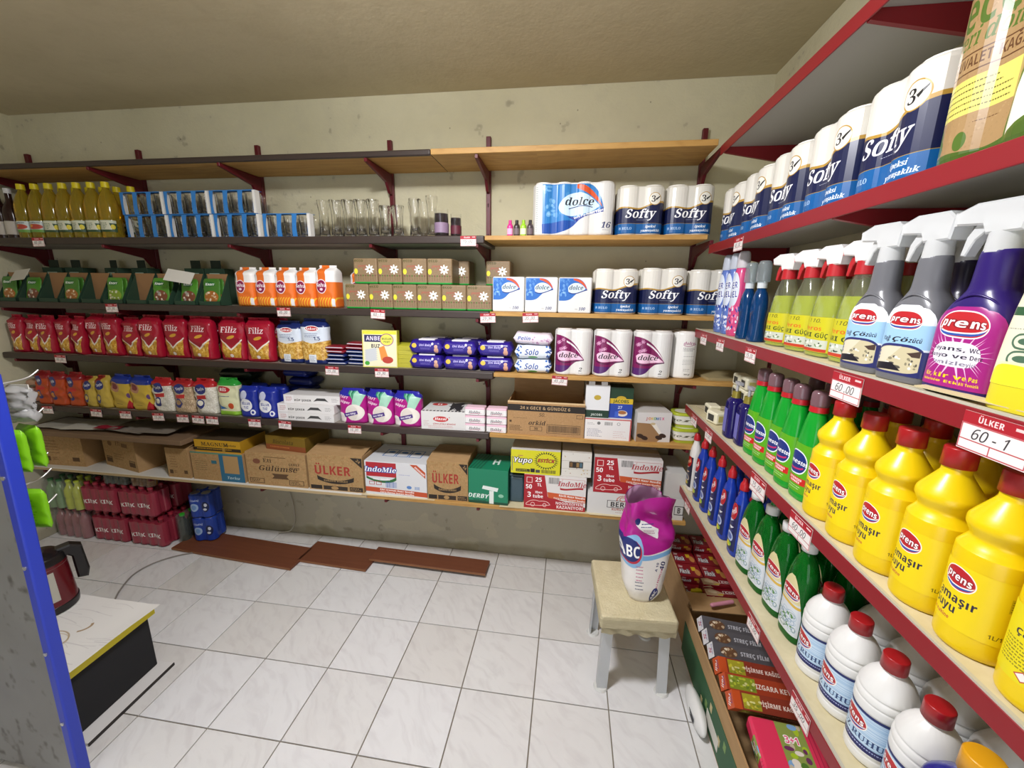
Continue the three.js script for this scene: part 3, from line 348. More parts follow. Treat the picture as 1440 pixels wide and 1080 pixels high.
const indoWT = CV(448, 288, '#dcdde0', (c, w, h) => { re(c, 10, 10, 220, 120, '#b32630'); pa(c, 'M10 130 C90 180 200 170 230 120 L230 150 C200 190 90 195 10 150 Z', '#2c6a3a'); tx(c, 'IndoMie', 115, 70, 56, '#fff', { i: 1, st: '#2a4aa0', lw: 10, f: 'serif' }); tx(c, 'Hazır Noodle', 120, 150, 20, '#fff'); po(c, [[330, 10], [440, 120], [440, 70], [380, 10]], '#c2502c'); tx(c, 'EKONOMİK', 400, 62, 18, '#fff', { r: 0.8 }); small(c, 250, 100, 80, 1, 5, '#a3a8d0', 5); c.strokeStyle = '#b32630'; c.lineWidth = 4; c.strokeRect(30, 175, 36, 26); c.strokeRect(80, 175, 36, 26); bars(c, 150, 170, 80, 50, '#3d62b0'); el(c, 320, 205, 18, 14, '#5b85c4'); bars(c, 360, 195, 36, 26, '#5b85c4'); po(c, [[0, 222], [448, 240], [448, 280], [0, 262]], '#c2502c'); tx(c, 'Köri Aromalı Hazır Noodle', 230, 243, 20, '#fff', { r: 0.035 }); tx(c, 'Curry Flavour Instant Noodles', 230, 264, 17, '#fff', { r: 0.035 }); });
const indoTopT = CV(256, 192, '#d9dadd', (c, w, h) => { for (let k = 0; k < 3; k++) { c.strokeStyle = '#4a7ab8'; c.lineWidth = 4; c.strokeRect(50 + k * 56, 60, 48, 70); el(c, 74 + k * 56, 85, 14, 10, '#4a7ab8'); } re(c, 20, 10, 216, 8, '#bbb'); });
const indoRT = CV(512, 288, '#e4e0de', (c, w, h) => { po(c, [[0, 0], [170, 0], [200, 180], [512, 250], [512, 288], [0, 288]], '#ad1f2b'); c.strokeStyle = '#f1dcd8'; c.lineWidth = 5; c.strokeRect(22, 24, 44, 44); tx(c, '25', 120, 40, 52, '#fff'); tx(c, 'TL', 128, 84, 36, '#fff'); tx(c, '50', 40, 104, 50, '#fff'); tx(c, '3', 44, 172, 62, '#fff'); tx(c, 'Xbox', 124, 148, 26, '#fff'); tx(c, 'tube', 118, 182, 40, '#fff'); bars(c, 205, 14, 90, 52, '#333'); tx(c, 'IndoMie', 400, 60, 56, '#ad2f3a', { f: 'serif', i: 1 }); pa(c, 'M300 96 C360 110 430 80 490 84 L488 100 C420 96 360 124 300 112 Z', '#ad1f2b'); c.strokeStyle = '#ad1f2b'; c.lineWidth = 4; pa(c, 'M300 100 L320 20 M300 20 L500 20 L490 90', null, '#c98a8a', 3); po(c, [[195, 140], [512, 160], [512, 212], [205, 190]], '#cf5a2c'); tx(c, 'Körili Hazır Noodle', 400, 168, 24, '#fff', { r: 0.06 }); tx(c, 'Curry Flavour Instant Noodles', 380, 192, 18, '#fff', { r: 0.06 }); pa(c, 'M20 250 C60 210 100 215 130 225 C190 215 210 230 220 250 C180 262 80 266 20 262 Z', null, '#f0c9c4', 5); el(c, 75, 255, 16, 16, null, 0, '#f0c9c4', 5); el(c, 175, 255, 14, 14, null, 0, '#f0c9c4', 5); tx(c, 'NOODLELEYEN', 380, 228, 32, '#f6ecea', { st: '#ad1f2b', lw: 8 }); tx(c, 'KAZANIYOR!', 385, 262, 38, '#f6ecea', { st: '#ad1f2b', lw: 8 }); });
const derbyT = CV(320, 320, '#12805c', (c, w, h) => { tx(c, 'DERBY', 80, 250, 54, '#eef4f0', { i: 1 }); tx(c, 'Samurai', 90, 290, 26, '#0d3f2e', { i: 1 }); re(c, 0, 296, w, 24, '#0d4a36'); po(c, [[120, 150], [245, 165], [235, 200], [110, 182]], '#e6eee9'); re(c, 170, 195, 36, 120, '#e6eee9'); el(c, 265, 235, 22, 16, '#8fc4a8'); });
const derbyTopT = CV(192, 128, '#12805c', (c, w, h) => { for (let k = 0; k < 6; k++) po(c, [[k * 16, 0], [k * 16 + 8, 0], [k * 16 - 20, 128], [k * 16 - 28, 128]], '#0b5a40'); tx(c, 'H', 120, 64, 60, '#dfeee6'); });
const yupoT = CV(384, 208, '#d8d318', (c, w, h) => { for (let k = 0; k < 28; k++) { const a = k / 28 * PI * 2; po(c, [[275 + 60 * Math.cos(a - .15), 85 + 52 * Math.sin(a - .15)], [275 + 98 * Math.cos(a), 85 + 82 * Math.sin(a)], [275 + 60 * Math.cos(a + .15), 85 + 52 * Math.sin(a + .15)]], '#15150f'); } el(c, 275, 85, 72, 60, '#d8d318'); tx(c, 'Yupo', 95, 90, 62, '#fff', { st: '#15150f', lw: 10, i: 1 }); tx(c, 'ESTİCK', 275, 85, 40, '#c8322c', { st: '#15150f', lw: 3, i: 1 }); tx(c, 'süper', 75, 50, 16, '#a03a6a'); re(c, 40, 168, 110, 26, '#15150f'); small(c, 46, 174, 96, 2, 10, '#d8d318', 4); re(c, 155, 160, 34, 34, '#15150f'); re(c, 195, 168, 34, 26, '#444'); bars(c, 240, 165, 110, 30, '#15150f'); re(c, 8, 60, 6, 130, '#777'); });
const dottedT = CV(256, 208, '#dedbd3', (c, w, h) => { for (let k = 0; k < 24; k++) el(c, rr(10, 246), rr(10, 200), 5, 5, ['#c9b27c', '#b89a86', '#c4c0b6'][k % 3]); re(c, 0, 70, w, 3, '#b3afa6'); re(c, 0, 140, w, 3, '#b3afa6'); re(c, 65, 78, 120, 54, '#3c3026'); for (let k = 0; k < 4; k++) re(c, 72 + k * 28, 86, 22, 38, ['#7a5a34', '#2a2420', '#9a7a4a', '#4a6a7a'][k]); });
const berenT = CV(512, 176, '#dcdbd9', (c, w, h) => { c.strokeStyle = '#333'; c.lineWidth = 4; c.strokeRect(140, 60, 210, 56); tx(c, 'BEREN', 245, 90, 54, '#2c2828'); tx(c, 'KURUYEMİŞ', 245, 130, 26, '#a34a3a'); for (let k = 0; k < 12; k++) { const a = PI + k / 11 * PI; re(c, 245 + 44 * Math.cos(a), 50 + 36 * Math.sin(a), 8, 8, '#c2553c'); } el(c, 245, 46, 20, 16, null, 0, '#c2553c', 5); small(c, 200, 154, 90, 1, 4, '#a34a3a'); });
const berenBT = CV(192, 160, '#d6d5d3', (c) => { c.strokeStyle = '#222'; c.lineWidth = 5; c.strokeRect(110, 60, 80, 60); tx(c, 'B', 150, 90, 54, '#1c1818'); });
const magnumT = CV(384, 112, '#c99a1c', (c, w, h) => { tx(c, 'MAGNUM', 170, 40, 46, '#3a2a12', { f: 'serif' }); tx(c, 'çikolata', 300, 42, 24, '#3a2a12', { f: 'serif', i: 1 }); re(c, 0, 70, w, 30, '#2f2416'); small(c, 20, 78, 300, 1, 8, '#c99a1c', 8); re(c, 230, 66, 24, 40, '#a8873c'); });
const yellowDarkT = CV(384, 112, '#7d6217', (c, w, h) => { tx(c, 'Biscolata', 170, 45, 44, '#4a3a10', { f: 'serif', i: 1 }); re(c, 0, 70, w, 42, '#8a4a26'); small(c, 40, 84, 260, 1, 8, '#c2773c', 8); });
const kinkT = CV(384, 256, '#983244', (c, w, h) => { for (let k = 0; k < 4; k++) { tx(c, '', 0, 0, 1, '#fff'); } tx(c, 'KINK', 105, 150, 62, '#ece6e6', { r: -0.04, sx: 0.95 }); tx(c, 'KINK', 285, 140, 62, '#ece6e6', { r: 0.03, sx: 0.95 }); });
const blueCanT = CV(256, 256, '#1d3fa0', (c, w, h) => { el(c, 70, 140, 44, 46, '#9db8dc'); el(c, 70, 140, 26, 28, '#6f94cc'); tx(c, 'Ülüdağ', 80, 60, 28, '#c9d6ee', { i: 1, f: 'serif' }); el(c, 200, 130, 38, 60, '#14224f'); el(c, 205, 110, 16, 20, '#d6dcec'); el(c, 195, 160, 20, 14, '#d6dcec'); });
const oilT = CV(192, 160, '#2b4a30', (c, w, h) => { re(c, 0, 0, w, 40, '#c9cfb8'); po(c, [[20, 10], [120, 10], [150, 130], [20, 130]], '#d6d6c0'); small(c, 34, 36, 80, 5, 18, '#4a6a4a', 8); el(c, 160, 90, 22, 34, '#d8c62c'); });
const oil2T = CV(192, 160, '#c9d3cf', (c, w, h) => { el(c, 96, 80, 70, 36, '#b8483a'); el(c, 60, 70, 30, 22, '#d89a3a'); re(c, 0, 120, w, 40, '#6a9a4a'); tx(c, 'Yudum', 96, 24, 30, '#3a4a6a', { i: 1 }); });
const soupT = [['#447a2c', '#a9682c', '#c8a882'], ['#4f8a2c', '#86a030', '#d0d8c0'], ['#50902c', '#7d4630', '#aaa39c']].map(([a, b, d]) => CV(160, 224, a, (c, w, h) => { re(c, 0, 0, w, 90, a); el(c, 70, 50, 50, 22, '#1f6a2c'); tx(c, 'Knorr', 70, 50, 32, '#fff', { i: 1 }); el(c, 80, 160, 66, 52, b); for (let k = 0; k < 16; k++) el(c, rr(30, 130), rr(120, 205), rr(6, 14), rr(6, 12), [d, b, '#f0e2cc'][k % 3]); }));
const paperSheetT = CV(384, 256, '#e9e7e1', (c, w, h) => { small(c, 30, 30, 320, 12, 17, '#c4c2bf', 3); });

// price tags: red head with the shop line, white body, hand-written price
const tagT = ['60 .00', '15 .00', '29 .90', '45 .00', '60 - 1', '35 .00'].map((s, i) => CV(192, 112, '#e9e4e0', (c, w, h) => { re(c, 0, 0, w, 34, '#a81a28'); tx(c, 'ÜLKER', 80, 18, 24, '#f0d8d6'); re(c, 145, 10, 36, 8, '#e9c9c6'); c.strokeStyle = '#b23a44'; c.lineWidth = 3; c.strokeRect(2, 36, 186, 72); re(c, 0, 80, w, 3, '#b23a44'); re(c, 92, 82, 3, 28, '#b23a44'); tx(c, s, 90, 60, 44, '#17151c', { n: 1, i: 1 }); }));
const tagM = tagT.map((t) => T(t, 0.5)), tagSide = M('#d9cfcb', 0.6);
let tagN = 0;
function priceTag(x, y, z, ry, beside, k = tagN % 6) {
  tagN++; const m = mesh('price_tag', BX(0.075, 0.045, 0.0014), [tagSide, tagSide, tagSide, tagSide, tagM[k], tagSide]); m.geometry = BX(0.075, 0.045, 0.0014);
  put(m, 'red and white price tag ' + beside, 'price tag', [x, y, z], ry); m.rotation.z = rr(-0.05, 0.05); return m;
}

// ---------- goods on the back wall ----------
const ZI = -0.312; // front of the goods
const WS = whiteP;
// cartons: body with printed faces, optional open flaps / lid panels
function carton(name, w, h, d, m, o = {}) { // m: {front, top, side}
  const g = group(name), s = m.side ?? m.body ?? cardM, body = mesh('body', BX(w, h, d), [s, s, m.top ?? s, s, m.front, s], g, 0, h / 2, 0);
  if (o.tape) mesh('tape', BX(w * 0.995, 0.0008, 0.045), M('#c9b48c', 0.25), g, 0, h + 0.0006, 0);
  if (o.flaps) { const fm = m.flap ?? s; const a = mesh('flap', BX(w * 0.99, 0.004, d * 0.46), fm, g, 0, h + Math.sin(o.flaps) * d * 0.22, d * 0.5 - Math.cos(o.flaps) * d * 0.23 ); a.rotation.x = o.flaps; const b = mesh('flap', BX(w * 0.99, 0.004, d * 0.46), fm, g, 0, h + 0.004, -d * 0.26); b.rotation.x = -0.04; }
  if (o.slit) mesh('seam', BX(w * 0.99, 0.0006, 0.003), M('#5b4631', 0.9), g, 0, h + 0.0004, 0);
  return g;
}
const frontM = (t, r = 0.6) => T(t, r);
// --- level 2: oil, tumblers, glasses, paper
{
  const y = LV[2];
  const prof = fine([[0, .037, .037, 3], [.004, .041, .041, 3], [.09, .041, .041, 3], [.1, .038, .038, 2.6], [.11, .041, .041, 2.6], [.17, .04, .04, 2.4], [.215, .03, .03, 2], [.245, .016, .016, 2], [.262, .0135, .0135, 2]], 3);
  const oilM = M('#ecd84a', 0.1, { transmission: 0.8, thickness: 0.06, attenuationColor: '#e0b818', attenuationDistance: 0.12, ior: 1.4 }), bodyG = loft(prof, 22), labG = patch(prof, 0.03, 0.088, -1.35, 1.35, 0.0008);
  const mk = (t) => { const g = group('oil_bottle'); mesh('body', bodyG, oilM, g); mesh('label', labG, T(t, 0.5), g); mesh('cap', new THREE.CylinderGeometry(.017, .0185, .028, 20), M('#d8c61a', 0.4), g, 0, .268, 0); return g; };
  const A = mk(oil2T), B = mk(oilT); const f = [], b = [];
  for (let i = 0; i < 7; i++) { (i < 2 ? f : b).push([-2.625 + i * .09, y, ZI - .05, rr(-.15, .15)]); }
  rep(A, 'yellow cooking oil bottle with a pale picture label, # from the dark sauce bottles', 'bottle', 'oil bottles', f);
  rep(B, 'yellow cooking oil bottle with a green and white label, # after the picture-label bottles', 'bottle', 'oil bottles', b);
  rep(B, 'yellow cooking oil bottle in the row by the wall, # from the dark sauce bottles', 'bottle', 'oil bottles', [0, 1, 2, 3, 4, 5, 6].map((i) => [-2.59 + i * .09, y, ZI - .15, rr(-.3, .3)]));
  const dp = fine([[0, .034], [.005, .037], [.13, .037], [.17, .028], [.2, .0145], [.24, .0135]], 3), dk = group('sauce_bottle'); mesh('body', loft(dp, 20), M('#2a1414', 0.15), dk); mesh('label', patch(dp, .02, .09, -1.3, 1.3, .0008), M('#b9b2a8', 0.6), dk); mesh('cap', new THREE.CylinderGeometry(.0155, .0155, .026, 18), M('#cfcfcf', 0.4), dk, 0, .25, 0);
  rep(dk, 'dark brown sauce bottle with white cap, # from the oil bottles', 'bottle', 'dark sauce bottles', [[-2.72, y, ZI - .05], [-2.80, y, ZI - .05], [-2.88, y, ZI - .05]]);
  // boxed tumblers
  const glassM = new THREE.MeshPhysicalMaterial({ color: 0xffffff, roughness: 0.02, transmission: 1, thickness: 0.002, ior: 1.5 }), tum = lathe([[0, .002], [.026, .002], [.029, .006], [.036, .1], [.0345, .1], [.0275, .012], [0, .012]], 20);
  const sleeveM = M('#2f78bd', 0.5), wEnd = M('#dedcd6', 0.55);
  const pack = (n) => {
    const W = n * .082 + .006, g = group('tumbler_pack'); for (let i = 0; i < n; i++) for (const z of [.001, -.078]) mesh('glass', tum, glassM, g, -W / 2 + .044 + i * .082, .002, z);
    const s = new THREE.Shape([[-W / 2, 0], [W / 2, 0], [W / 2, .108], [-W / 2, .108]].map((p) => new THREE.Vector2(...p)));
    for (let i = 0; i < n; i++) { const x = -W / 2 + .044 + i * .082, hole = new THREE.Path(); hole.moveTo(x - .027, .002); hole.bezierCurveTo(x - .034, .04, x - .03, .07, x - .022, .106); hole.lineTo(x + .032, .106); hole.bezierCurveTo(x + .034, .07, x + .024, .04, x + .03, .002); hole.closePath(); s.holes.push(hole); }
    const pg = new THREE.ExtrudeGeometry(s, { depth: .0012, bevelEnabled: false }); mesh('sleeve_front', pg, sleeveM, g, 0, 0, .042); mesh('sleeve_top', BX(W, .0012, .05), sleeveM, g, 0, .1088, .018); mesh('sleeve_bottom', BX(W, .0012, .05), sleeveM, g, 0, .0006, .018);
    for (const e of [-1, 1]) { const q = mesh('sleeve_end', BX(.0015, .108, .03), wEnd, g, e * (W / 2), .055, .027); q.userData.label = 'white card end'; } mesh('flap_label', BX(.014, .107, .0012), wEnd, g, W / 2 - .006, .0545, .0442); return g;
  };
  const P3 = pack(3); rep(P3, 'blue card sleeve of tumblers, lower of two, # from the oil bottles', 'tumbler pack', 'boxed tumblers', [[-1.822, y, ZI - .05], [-1.562, y, ZI - .05], [-1.302, y, ZI - .05]]);
  rep(P3, 'blue card sleeve of tumblers, upper of two, # from the oil bottles', 'tumbler pack', 'boxed tumblers', [[-1.83, y + .1115, ZI - .05], [-1.57, y + .1115, ZI - .05], [-1.31, y + .1115, ZI - .05]]);
  put(pack(3), 'blue card sleeve of clear tumblers standing alone beside tall glasses', 'tumbler pack', [-1.03, y, ZI - .05]);
  // loose tall glasses
  const tall = (h, r) => lathe([[0, .001], [r * .82, .001], [r * .86, .008], [r * .72, h * .35], [r * .78, h * .7], [r, h * .93], [r, h], [r - .002, h], [r - .002, h * .93], [r * .78 - .002, h * .7], [r * .72 - .002, h * .35], [r * .8 - .002, .016], [0, .014]], 20), TG = tall(.175, .029), TG2 = tall(.14, .029), TG3 = tall(.19, .028);
  const mkG = (geo) => mesh('drinking_glass', geo, glassM);
  rep(mkG(TG), 'tall clear drinking glass in the front row, # from the tumbler boxes', 'glass', 'loose glasses', [-.86, -.795, -.73, -.665, -.60].map((x) => [x, y, ZI - .06]));
  rep(mkG(TG), 'tall clear drinking glass in the row by the wall, # from the tumbler boxes', 'glass', 'loose glasses', [-.83, -.765, -.70, -.635, -.42].map((x) => [x, y, ZI - .14]));
  rep(mkG(TG2), 'shorter clear drinking glass, # of the short ones', 'glass', 'loose glasses', [[-.525, y, ZI - .035], [-.46, y, ZI - .035], [-.50, y, ZI - .12], [-.565, y, ZI - .12]]);
  rep(mkG(TG), 'tall clear drinking glass, # after the short glasses', 'glass', 'loose glasses', [[-.385, y, ZI - .06], [-.365, y, ZI - .13]]);
  put(mkG(TG3), 'tallest clear drinking glass beside the dark candle glass', 'glass', [-.305, y, ZI - .075]);
  const cg = (r, h, bandC) => { const g = group('candle_glass'); mesh('glass', lathe([[0, .001], [r * .9, .001], [r, .01], [r * .97, h], [r * .93, h], [r * .95, .012], [0, .01]], 22), glassM, g); mesh('wax', new THREE.CylinderGeometry(r * .9, r * .9, h * .8, 20), M('#2a1c26', 0.35), g, 0, h * .42, 0); mesh('label', new THREE.CylinderGeometry(r + .0006, r + .0006, h * .36, 22, 1, true), M(bandC, 0.5), g, 0, h * .32, 0); return g; };
  put(cg(.034, .128, '#8d7790'), 'dark candle glass with a mauve label, beside the tallest glass', 'candle', [-.25, y, ZI - .05]); put(cg(.026, .108, '#5b2130'), 'small dark red candle glass at the end of the glasses', 'candle', [-.185, y, ZI - .07]);
  // tiny coloured bottles
  [['#e0318c', 'pink'], ['#3a2c30', 'brown'], ['#9bd02c', 'lime green'], ['#43363a', 'grey']].forEach(([k, n], i) => { const g = group('air_freshener'), p = fine([[0, .012], [.003, .0145, .0145, 2.6], [.04, .0145, .0145, 2.6], [.052, .01], [.056, .006]], 3); mesh('body', loft(p, 16), M(k, 0.35), g); mesh('cap', new THREE.CylinderGeometry(.0075, .0075, .016, 14), M(i % 2 ? '#2a2426' : k, 0.4), g, 0, .063, 0); mesh('label', patch(p, .008, .034, -1, 1, .0006), M(i === 2 ? '#e8f0c0' : i === 0 ? '#f2a8cc' : '#6a5a60', 0.5), g); put(g, 'tiny ' + n + ' scented bottle beside the huge toilet paper pack', 'bottle', [.085 + i * .031, y, ZI - .03]); });
  const rollTop = (g, w, h, d, nx, nz) => { const r = Math.min(w / nx, d / nz) * .4; for (let i = 0; i < nx; i++) for (let j = 0; j < nz; j++) { const q = mesh('roll', new THREE.CylinderGeometry(r, r, .004, 18), M('#efede6', 0.8), g, -w / 2 + w / nx * (i + .5), h + .0005, -d / 2 + d / nz * (j + .5)); } };
  const wrap = (name, tex, w, h, d, nx, nz, o = {}) => { const g = group(name); mesh('wrapper', rollPack(w, h, d, nx, nz), T(tex, 0.32, { clearcoat: 0.25, clearcoatRoughness: 0.2 }), g); rollTop(g, w, h, d, nx, nz); return g; };
  put(wrap('toilet_paper_pack', dolce16T, .365, .225, .2, 4, 2), 'huge white toilet paper pack with a blue and orange swoosh', 'toilet paper', [.372, y, ZI - .105]);
  const softy = wrap('toilet_paper_pack', softyT, .205, .205, .2, 2, 2);
  rep(softy, 'navy and white toilet paper pack, # after the huge blue swoosh pack', 'toilet paper', 'navy toilet paper on the wooden shelf above', [[.664, y, ZI - .105], [.872, y, ZI - .11]]);
  rep(softy, 'navy and white toilet paper pack, # after the square blue napkins', 'toilet paper', 'navy toilet paper on the napkin shelf', [[.582, LV[3], ZI - .105, 0, 0, .98], [.793, LV[3], ZI - .105, .0]]);
  put(wrap('toilet_paper_pack', softyT, .2, .2, .2, 2, 2), 'navy toilet paper pack partly hidden behind the blue softener bottles', 'toilet paper', [1.005, LV[3], ZI - .115]);
  rep(softy, 'navy toilet paper pack on the red-lipped side shelf, # from the corner', 'toilet paper', 'navy toilet paper on the side shelf', [-.2, .01, .22, .43, .64].map((z, i) => [1.082, SV[2], z, -PI / 2]));
  const big = wrap('toilet_paper_pack', eccoBigT, .235, .258, .22, 2, 2); put(big, 'large brown recycled toilet paper pack with green lettering', 'toilet paper', [1.085, SV[2], .866], -PI / 2);
  // --- level 3 paper goods
  const y3 = LV[3];
  const og = bag(.112, .2, .1, { flat: 1, top: .07, crumple: .006, sd: 3, e: 4, taperTop: .92 }); const om = mesh('paper_towel_pack', og, T(orangeT, 0.35));
  rep(om, 'orange and white paper pack with maroon emblem, # from the soup cartons', 'paper pack', 'orange and white paper packs', [0, 1, 2, 3, 4, 5].map((i) => [i === 5 ? -.745 : -1.308 + i * .1135, y3, i === 5 ? ZI - .19 : ZI - .052, i === 5 ? 0 : rr(-.03, .03), 0, i === 4 ? 1.06 : 1]));
  const em = mesh('napkin_pack', (() => { const g = RB(.124, .122, .124, .008, 2); g.translate(0, .061, 0); return planar(g, .124, .122); })(), T(eccoT, 0.5));
  rep(em, 'brown daisy napkin pack in the bottom row, # from the orange packs', 'napkins', 'brown napkin packs', [0, 1, 2, 3, 4, 5].map((i) => [-.682 + i * .1248, y3, ZI - .065]));
  rep(em, 'brown daisy napkin pack on the upper row, # from the orange packs', 'napkins', 'brown napkin packs', [0, 1, 2, 3].map((i) => [-.63 + i * .1262, y3 + .1225, ZI - .066]));
  rep(em, 'brown daisy napkin pack set back on top by the wall, # from the orange packs', 'napkins', 'brown napkin packs', [[-.2, y3 + .1225, ZI - .195], [.01, y3 + .1225, ZI - .195]]);
  rep(em, 'brown daisy napkin pack in the back row under another, # from the orange packs', 'napkins', 'brown napkin packs', [[-.135, y3, ZI - .2], [-.008, y3, ZI - .2]]);
  const nm = mesh('napkin_pack', (() => { const g = RB(.153, .163, .15, .008, 2); g.translate(0, .0815, 0); return planar(g, .153, .163); })(), T(dolceNapT, 0.4));
  rep(nm, 'square white napkin pack with blue swoosh, # from the brown napkins', 'napkins', 'blue and white napkin packs', [[.084, y3, ZI - .078], [.24, y3, ZI - .078], [.396, y3, ZI - .078]]);
  // --- level 4 towels
  const y4 = LV[4], tow = wrap('paper_towel_pack', dolceTowT, .182, .222, .12, 2, 1);
  rep(tow, 'white paper towel pack with magenta swoosh, # from the wet wipes', 'paper towels', 'magenta paper towel packs', [[.402, y4, ZI - .065], [.588, y4, ZI - .065, .02], [.773, y4, ZI - .065, -.02]]);
  put(wrap('paper_towel_pack', towelBackT, .115, .222, .18, 1, 2), 'plain white paper towel pack turned sideways with small print', 'paper towels', [.925, y4, ZI - .12]);
}
// --- level 3 green soup cartons
{
  const y = LV[3], gm = M('#24402f', 0.6), inM = M('#96704a', 0.85), wm = M('#c9c6bc', 0.7);
  const tray = (w, h, d, fh) => { const g = group('soup_display_carton'), t = .003; mesh('base', BX(w, t, d), gm, g, 0, t / 2, 0); mesh('back', BX(w, h, t), [gm, gm, wm, gm, inM, gm], g, 0, h / 2, -d / 2 + t / 2); for (const s of [-1, 1]) { const q = ex([[0, 0], [d, 0], [d, fh], [d * .5, h * .55], [0, h]], t); q.rotateY(-PI / 2); mesh('side', q, gm, g, s > 0 ? w / 2 : -w / 2 + t, 0, -d / 2); } mesh('front_lip', BX(w, fh, t), gm, g, 0, fh / 2, d / 2 - t / 2); return g; };
  const P = soupT.map((t) => { const g = bag(.1, .135, .014, { top: .04, bot: .05, crumple: .003, nv: 10, nu: 20 }); return mesh('soup_packet', g, T(t, 0.3)); });
  const xs = [-2.83, -2.685, -2.545, -2.405, -2.262, -2.12, -1.97, -1.83, -1.67, -1.52], fill = [0, -1, -2, 0, -2, 1, -2, 2, -1, 0];
  xs.forEach((x, i) => {
    put(tray(.128, .165, .075, .022), ['dark green soup carton with packets, ', 'dark green soup carton with a torn white flap, ', 'dark green soup carton with brown inside showing, '][fill[i] >= 0 ? 0 : -fill[i]] + ['tenth', 'ninth', 'eighth', 'seventh', 'sixth', 'fifth', 'fourth', 'third', 'second', 'first'][i] + ' from the orange packs', 'soup carton', [x, y, ZI - .042], 0, 'green soup cartons');
    if (fill[i] >= 0) for (let k = 0; k < 2; k++) { const o = P[fill[i]].clone(); put(o, ['soup packet with an orange bowl', 'soup packet with yellow-green vegetables', 'soup packet with brown mushrooms'][fill[i]] + (k ? ' behind another' : ' in front') + ', in the ' + ORDW[9 - i] + ' carton from the orange packs', 'soup packet', [x + .004 * k, y + .006, ZI - .022 - k * .02], 0, 'soup packets'); o.rotation.x = -.12; }
    else if (fill[i] === -1) { const o = P[2].clone(); put(o, 'soup packet slumped under a torn flap, ' + ORDW[9 - i] + ' carton from the orange packs', 'soup packet', [x, y + .005, ZI - .03], 0, 'soup packets'); o.rotation.x = -.2; const f = mesh('torn_flap', BX(.13, .0015, .07), [wm, wm, wm, wm, wm, wm]); put(f, 'torn white card flap over the ' + ORDW[9 - i] + ' soup carton from the orange packs', 'card flap', [x, y + .148, ZI + .004], 0, 'torn flaps'); f.rotation.x = 1.0; f.rotation.z = i === 8 ? -.3 : .15; }
  });
  [-2.76, -2.6, -2.33, -2.14, -1.78, -1.65].forEach((x, i) => { const g = group('soup_box'); mesh('body', RB(.12, .2, .075, .002), gm, g, 0, .1, 0); const tb = mesh('hang_tab', RB(.06, .045, .004, .0015), M('#182c20', 0.6), g, 0, .222, .02); mesh('emblem', BX(.06, .018, .001), M('#9db5a4', 0.5), g, 0, .165, .038); put(g, 'tall dark green soup box with a tab, ' + ORDW[5 - i] + ' from the orange packs', 'soup box', [x, y, -.545], rr(-.2, .2), 'tall green soup boxes'); });
}
